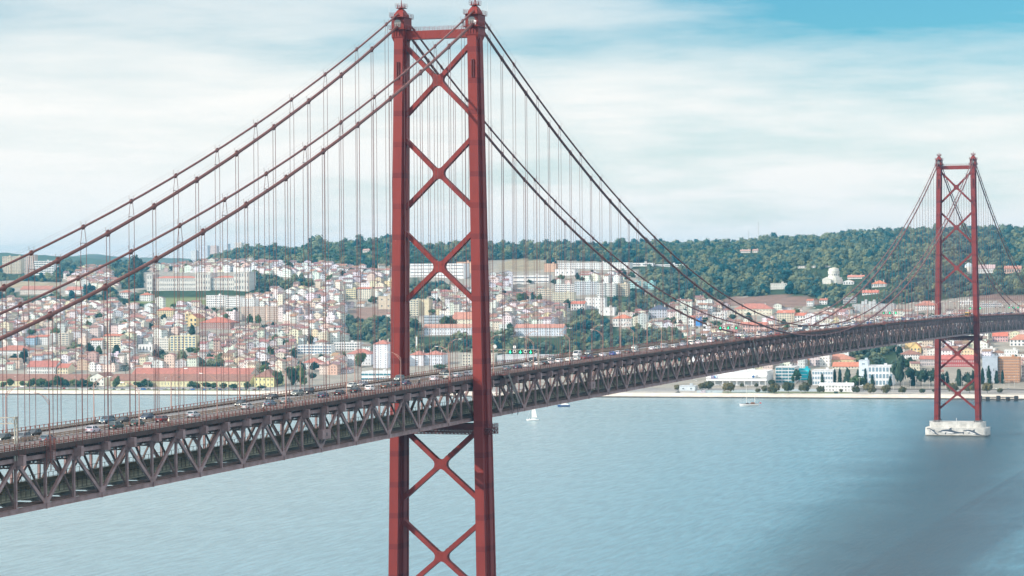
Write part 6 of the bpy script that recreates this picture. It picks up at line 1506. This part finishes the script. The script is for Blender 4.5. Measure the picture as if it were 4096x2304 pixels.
# ------------------------------------------------------------ boats
def hull(L_, B_, H_, matr, keel=.3):
    m = MB(); rings = []
    for t, b, z in ((-.5, .72, .92), (-.42, .86, .9), (-.2, 1, .86), (.1, .98, .86), (.3, .74, .93), (.43, .36, 1.03), (.5, .03, 1.12)):
        rings.append([(t*L_*.94, -b*B_*.30, -keel), (t*L_*.94, b*B_*.30, -keel), (t*L_, b*B_*.5, H_*z*.55), (t*L_, b*B_*.5, H_*z), (t*L_, -b*B_*.5, H_*z), (t*L_, -b*B_*.5, H_*z*.55)])
    m.loft(rings); return m
LR = math.pi+YAW
def boat_at(name, px, py, rot): r = pray(px, py); P = CAM+r*(-CAM[2]/r[2]); return empty(name, (P[0], P[1], 0), rot)
o = boat_at('sailing_boat', 2130, 1682, LR-.1); k = 1900/F
hull(9.2, 2.9, 1.05, WHT).obj('hull', mat('gloss_white_hull', (.8, .8, .79), .3), o)
m = MB(); m.loft([[(-2.6, -.8, 1.0), (1.6, -.6, 1.0), (1.6, .6, 1.0), (-2.6, .8, 1.0)], [(-2.2, -.6, 1.5), (.9, -.4, 1.45), (.9, .4, 1.45), (-2.2, .6, 1.5)]]); m.obj('cabin', WHT, o)
m = MB(); m.tube([(.6, 0, 1.0), (.6, 0, 10.6)], .07, 6); m.tube([(.6, 0, 2.2), (-3.6, .2, 2.2)], .06, 6); m.obj('mast_and_boom', mat('alloy', (.45, .45, .46)), o)
m = MB()
for i in range(8):
    f0, f1 = i/8, (i+1)/8; b0 = lambda f: -3.4+3.0*f**1.0*.55; q = [(.52, .03, 2.35+8.1*f0), (b0(f0), .25*(1-f0), 2.35+8.1*f0), (b0(f1), .25*(1-f1), 2.35+8.1*f1), (.52, .03, 2.35+8.1*f1)]; m.quadp(q)
m.obj('sail', mat('sailcloth', (.80, .79, .76), .8), o); m = MB(); m.beam((4.4, 0, 1.15), (.6, 0, 10.0), .05, .05); m.obj('forestay', WHT, o)
tag(o, 'white sailing boat with raised mainsail below the truss', 'sailing boat')
for i, dx in enumerate((1.6, 2.2)):
    p = empty('person', (o.location.x+math.cos(LR-.1)*dx, o.location.y+math.sin(LR-.1)*dx, .98)); skin('body', [(0, 0, .35), (0, 0, .62), (0, 0, .85), (0, .01, 1.02), (.2, 0, .78), (.24, .12, .5), (-.2, 0, .78), (-.24, .12, .5), (.1, .25, .32), (.12, .3, .0), (-.1, .25, .32), (-.12, .3, .0)], [(0, 1), (1, 2), (2, 3), (2, 4), (4, 5), (2, 6), (6, 7), (0, 8), (8, 9), (0, 10), (10, 11)], [.14, .14, .08, .10, .07, .05, .07, .05, .08, .05, .08, .05], [JD, WHT][i], p)
    tag(p, ['person in dark top sitting forward on the sailing boat', 'person in white top sitting foremost on the sailing boat'][i], 'person')
o = boat_at('motor_yacht', 2255, 1626.5, LR); hull(10.5, 3.2, 1.5, WHT).obj('hull', mat('navy_hull', (.02, .06, .20), .3), o)
m = MB(); m.loft([[(-4, -1.2, 1.4), (2.6, -1.0, 1.4), (2.6, 1.0, 1.4), (-4, 1.2, 1.4)], [(-3.6, -1.0, 2.4), (1.4, -.8, 2.5), (1.4, .8, 2.5), (-3.6, 1.0, 2.4)]]); m.obj('cabin', WHT, o)
m = MB(); m.box(-2.2, .6, -.7, .7, 2.45, 3.1); m.obj('wheelhouse', WHT, o); m = MB(); m.tube([(-1, 0, 3.1), (-1, 0, 5.2)], .06, 6); m.obj('mast', WHT, o)
tag(o, 'blue-hulled motor yacht with white cabin just under the truss', 'motor yacht')
o = boat_at('two_masted_sailing_ship', 2997, 1624, LR+.05); hull(16.2, 4.0, 1.7, WHT).obj('hull', MATS['gloss_white_hull'], o)
m = MB(); hull_ = hull(16.3, 4.1, 1.85, WHT, 0); m.loft([[(t, -b, 1.62), (t, b, 1.62), (t, b, 1.80), (t, -b, 1.80)] for t, b in ((-8.1, 1.5), (-3, 2.04), (2, 2.0), (5, 1.5), (7.4, .5))]); m.obj('deck_rail', mat('varnished_wood', (.20, .09, .045), .5), o)
m = MB(); m.loft([[(-4.5, -1.0, 1.8), (-1.0, -1.0, 1.8), (-1.0, 1.0, 1.8), (-4.5, 1.0, 1.8)], [(-4.3, -.8, 3.1), (-1.6, -.8, 3.0), (-1.6, .8, 3.0), (-4.3, .8, 3.1)]]); m.obj('deckhouse', MATS['varnished_wood'], o)
m = MB(); m.box(.5, 3.0, -.8, .8, 1.8, 2.5); m.obj('cabin', mat('dark_cabin', (.06, .05, .05), .6), o)
for x, h_ in ((2.4, 17.5), (-4.7, 10.5)): m = MB(); m.tube([(x, 0, 1.6), (x, 0, h_)], [.18, .10], 8); m.obj('mast', mat('white_mast', (.75, .73, .68), .5), o)
m = MB(); m.beam((2.4, 0, 17), (8.6, 0, 2.2), .05, .05); m.beam((2.4, 0, 17), (-4.7, 0, 10.3), .04, .04); m.beam((2.4, 0, 17), (1.0, 1.9, 1.8), .04, .04); m.beam((2.4, 0, 17), (1.0, -1.9, 1.8), .04, .04); m.beam((-4.7, 0, 10), (-7.8, 0, 2), .04, .04); m.beam((8.0, 0, 1.9), (9.6, 0, 2.5), .12, .12); m.obj('rigging', mat('rigging_grey', (.4, .38, .36), .7), o)
m = MB(); m.beam((-8.0, 0, 1.9), (-9.2, 0, 3.4), .05, .05); m.obj('flagstaff', WHT, o); m = MB(); m.quadp([(-8.8, 0, 3.2), (-10.2, .15, 2.7), (-10.1, .2, 1.8), (-8.6, 0, 2.3)]); m.obj('flag', mat('red_flag', (.5, .05, .05), .8), o)
tag(o, 'white two-masted sailing ship with bare masts and red flag', 'sailing ship')

# ------------------------------------------------------------ quay furniture
a = MB(); a.tube([(0, 0, -.3), (0, 0, 11)], [.16, .09], 6); QP = a.mesh('pole', mat('pale_lamp_pole', (.55, .52, .48), .6)); a = MB(); a.box(-.9, .9, -.18, .18, 10.9, 11.15); QH = a.mesh('lamp_head', mat('lamp_glass', (.7, .7, .68)))
ql = []
for Z, lst in ((Z8, ((270, 770, 125), (862, 770, 90), (920, 782, 125), (1083, 782, 125), (1030, 760, 90), (1262, 785, 145), (1363, 770, 90), (1435, 782, 100), (1487, 770, 122), (1558, 775, 95), (1624, 770, 120), (1787, 770, 120), (1868, 760, 80), (1950, 770, 120), (2045, 760, 90), (2208, 760, 90), (2270, 775, 125), (2375, 772, 90), (2425, 770, 118), (2480, 765, 118))), (Z3, ((310, 466, 185), (768, 464, 150), (1357, 464, 152), (1852, 470, 250), (2402, 466, 110), (708, 380, 110), (812, 360, 70))), (Z1, ((225, 560, 170), (1110, 560, 160), (1420, 560, 140), (2180, 560, 130), (2440, 560, 150)))):
    for x, y, h_ in lst:
        px, py = Z(x, y); P, d = ground_at(px, py); sc = {Z8: .3975, Z3: .2717, Z1: .2717}[Z]
        if P is None: continue
        k = h_*sc*d/F/11.0; o = empty('quay_lamp', tuple(P), R.choice((0, .2))); link('pole', QP, o, scale=(1, 1, k)); link('lamp_head', QH, o, (0, 0, 11*k-11)); ql.append((px, o))
ql.sort(key=lambda t: t[0])
for i, (px, o) in enumerate(ql): tag(o, f"{ordw(i+1)} tall pale lamp post from the left along the north waterfront", 'street lamp', 'lamp posts along the north waterfront')
pk = []
x = 12.0
while x < 1085:
    e = R.choice((19.5, 27.0)); 
    if R.random() < (.6 if x < 430 else .88):
        d = sd(x)+e; X, Y = xy_of(x, d); pk.append(car(R.choices(['hatchback', 'saloon', 'suv', 'van', 'estate'], [35, 25, 20, 10, 10])[0], R.choices(*weights)[0], X, Y, hgt(X, Y)+.02, detail=0, rot=R.choice((1.57, -1.57))+SHORE if e < 22 else R.choice((.3, 3.3)), reg=False, name='parked_car'))
    x += R.uniform(13, 24)
for px, py, kd, cn in ((2711, 1573, 'saloon', 'black'), (2811, 1572, 'van', 'white'), (2845, 1573, 'saloon', 'silver'), (1310, 1556, 'hatchback', 'white'), (3990, 1558, 'saloon', 'white'), (4030, 1560, 'hatchback', 'silver')):
    P, d = ground_at(px, py)
    if P is not None: pk.append(car(kd, cn, P[0], P[1], P[2]+.02, detail=0, rot=1.57+SHORE, reg=False, name='parked_car'))
for i, o in enumerate(pk): tag(o, f"{ordw(i+1)} small car from the left parked on the north quay", 'parked car', 'cars parked on the north quay')
def quay_box(name, label, cat, px0, px1, py, h_, matr, dep=.25, thing=True):
    P, d = ground_at((px0+px1)/2, py); k = d/F; w = (px1-px0)*k
    m = MB(); m.box(-w/2, w/2, 0, dep, -.6, h_)
    n_ = max(1, int(w/4))
    for i in range(n_+1): m.box(-w/2+w*i/n_-.06, -w/2+w*i/n_+.06, -.08, 0, -.6, h_+.1)
    o = m.obj(name, matr, None, (P[0], P[1], P[2]), recalc=False); o.rotation_euler = (0, 0, SHORE); tag(o, label, cat)
HB = mat('pale_blue_hoarding', (.44, .52, .56), .7, var=.15, vs=.3)
quay_box('hoarding', 'long pale blue-grey hoarding on the quay left of round tree', 'hoarding', 2787, 2890, 1572, 2.2, HB)
quay_box('hoarding', 'pale blue-grey hoarding behind the lawn trees at right', 'hoarding', 3090, 3285, 1566, 2.2, HB)
quay_box('hoarding', 'short blue hoarding by the play equipment', 'hoarding', 2925, 3085, 1570, 2.2, HB)
quay_box('hedge_planter', 'dark green trimmed hedge block at the lawn edge', 'hedge', 3337, 3353, 1580, 2.0, DLEAF, 2.0)
quay_box('retaining_wall', 'long dark retaining wall beside the right avenue', 'wall', 3420, 4090, 1560, 1.2, mat('dark_wall_stone', (.16, .15, .14), .9))
# mooring jetty with dark piles
P = CAM+pray(3993, 1603)*(-CAM[2]/pray(3993, 1603)[2]); o = empty('jetty', (P[0], P[1], 0), SHORE)
m = MB(); m.box(-17, 17, 0, 5, 2.6, 3.2); m.obj('deck', mat('tarred_timber', (.035, .03, .03), .8), o)
for x in (-15.5, -9, 0, 8, 15): m = MB(); m.box(x-1.6, x+1.6, -.3, 5.3, -1, 4.1 if abs(x) > 10 or x == 0 else 2.6); m.obj('pile_cluster', MATS['tarred_timber'], o)
tag(o, 'dark timber jetty on piles by the right end of the quay', 'jetty')
# conference centre facade
cc = [q for q in bpy.data.objects if q.get('label', '').startswith('large white conference')]
if cc:
    cc = cc[0]; w, h, dp = cc['_w'], cc['_h'], cc['_d']; y = -dp/2; ux = lambda px: (px-2948)/(3070-2826)*w; uz = lambda py: (1543-py)/(1543-1488)*h
    m = MB(); m.box(-w/2, w/2, y-4.0, y-.02, uz(1524), uz(1501)); m.obj('overhanging_front', MATS['gloss_white_hull'], cc)
    m = MB(); m.box(-w/2, w/2, y-4.05, y-4.0, uz(1515), uz(1513.8)); m.obj('shadow_joint', mat('dark_joint', (.1, .1, .11), .6), cc)
    for px in (2831, 2861, 2893, 2920, 2950, 2980, 3010, 3040, 3064): m = MB(); m.box(ux(px)-.3, ux(px)+.3, y-3.8, y-3.2, 0, uz(1524)); m.obj('column', WHT, cc)
    m = MB(); m.box(ux(2846), ux(2873), y-4.2, y-4.06, uz(1514.5), uz(1503)); sg = m.obj('sign_panel', mat('purple_sign', (.10, .07, .26), .5), cc)
    for k in range(3): m = MB(); m.box(ux(2847.5), ux(2858.5)-k*.3, y-4.26, y-4.21, uz(1510.5-2.2*k), uz(1509.5-2.2*k)); m.obj('lettering', WHT, sg)
    for sx_, cl in ((0, (.2, .6, .8)), (1.1, (.75, .8, .85))): m = MB(); X = ux(2864.5)+sx_; Zc = uz(1507+sx_*1.2); m.prism([(X-1, Zc), (X, Zc+1), (X+1, Zc), (X, Zc-1)], y-4.28-sx_*.02, y-4.21); m.obj('sign_diamond', mat('sign_blue%d' % int(sx_*10), cl, .5), sg)
    m = MB(); X = ux(3016.5); Zc = uz(1506.5); m.prism(rounded([(X-1.5, Zc-.1), (X+.1, Zc+1.4), (X+1.2, Zc+.6), (X+1.1, Zc-.9), (X-.2, Zc-1.3)], .5), y-4.25, y-4.06); m.obj('logo_shield', mat('logo_blue', (.03, .12, .32), .4), cc)
    for s_, sz, px, py in (('CIP', 1.9, 3024, 1506.5), ('CONFEDERAÇÃO EMPRESARIAL', .78, 3024, 1509.6), ('DE PORTUGAL', .78, 3024, 1512)):
        fc = bpy.data.curves.new('sign_text', 'FONT'); fc.body = s_; fc.size = sz; fc.extrude = .03
        fo_ = bpy.data.objects.new('sign_text', fc); COL.objects.link(fo_); fo_.parent = cc; fo_.location = (ux(px), y-4.1, uz(py)); fo_.rotation_euler = (math.pi/2, 0, 0); fc.materials.append(mat('sign_ink', (.05, .06, .10), .6)); bpy.context.view_layer.update(); tm = bpy.data.meshes.new_from_object(fo_.evaluated_get(bpy.context.evaluated_depsgraph_get())); tm.name = 'sign_text'; o2 = link('sign_text', tm, cc, fo_.location); o2.rotation_euler = fo_.rotation_euler; bpy.data.objects.remove(fo_)
for q in bpy.data.objects:
    for kk_ in ('_w', '_h', '_d'):
        if kk_ in q.keys(): del q[kk_]
# antennas on the ridge
for i, (px, py, h_) in enumerate(((3035, 960, 42), (2996, 965, 28))):
    d = 4300; r = pray(px, py); X, Y = xy_of(px, d); m = MB(); m.beam((0, 0, 0), (0, 0, h_), .5, .5)
    tag(m.obj('radio_mast', mat('rigging_grey', (.4, .38, .36)), None, (X, Y, hgt(X, Y))), ['tall thin radio mast on the wooded ridge', 'shorter radio mast left of the tall one on the ridge'][i], 'mast')

# ------------------------------------------------------------ air
if HAZE > 0:
    m = MB(); m.box(-6200, 5200, -1300, 8600, -1.8, 240)
    vm = bpy.data.materials.new('haze_air'); vm.use_nodes = True; t = vm.node_tree; t.nodes.clear()
    v = N(t, 'ShaderNodeVolumePrincipled'); v.inputs['Density'].default_value = HAZE; v.inputs['Color'].default_value = rgb(*HAZEC); v.inputs['Anisotropy'].default_value = 0.3
    oo = N(t, 'ShaderNodeOutputMaterial'); L(t, v.outputs[0], oo.inputs['Volume'])
    tag(m.obj('haze', vm), kind='stuff')
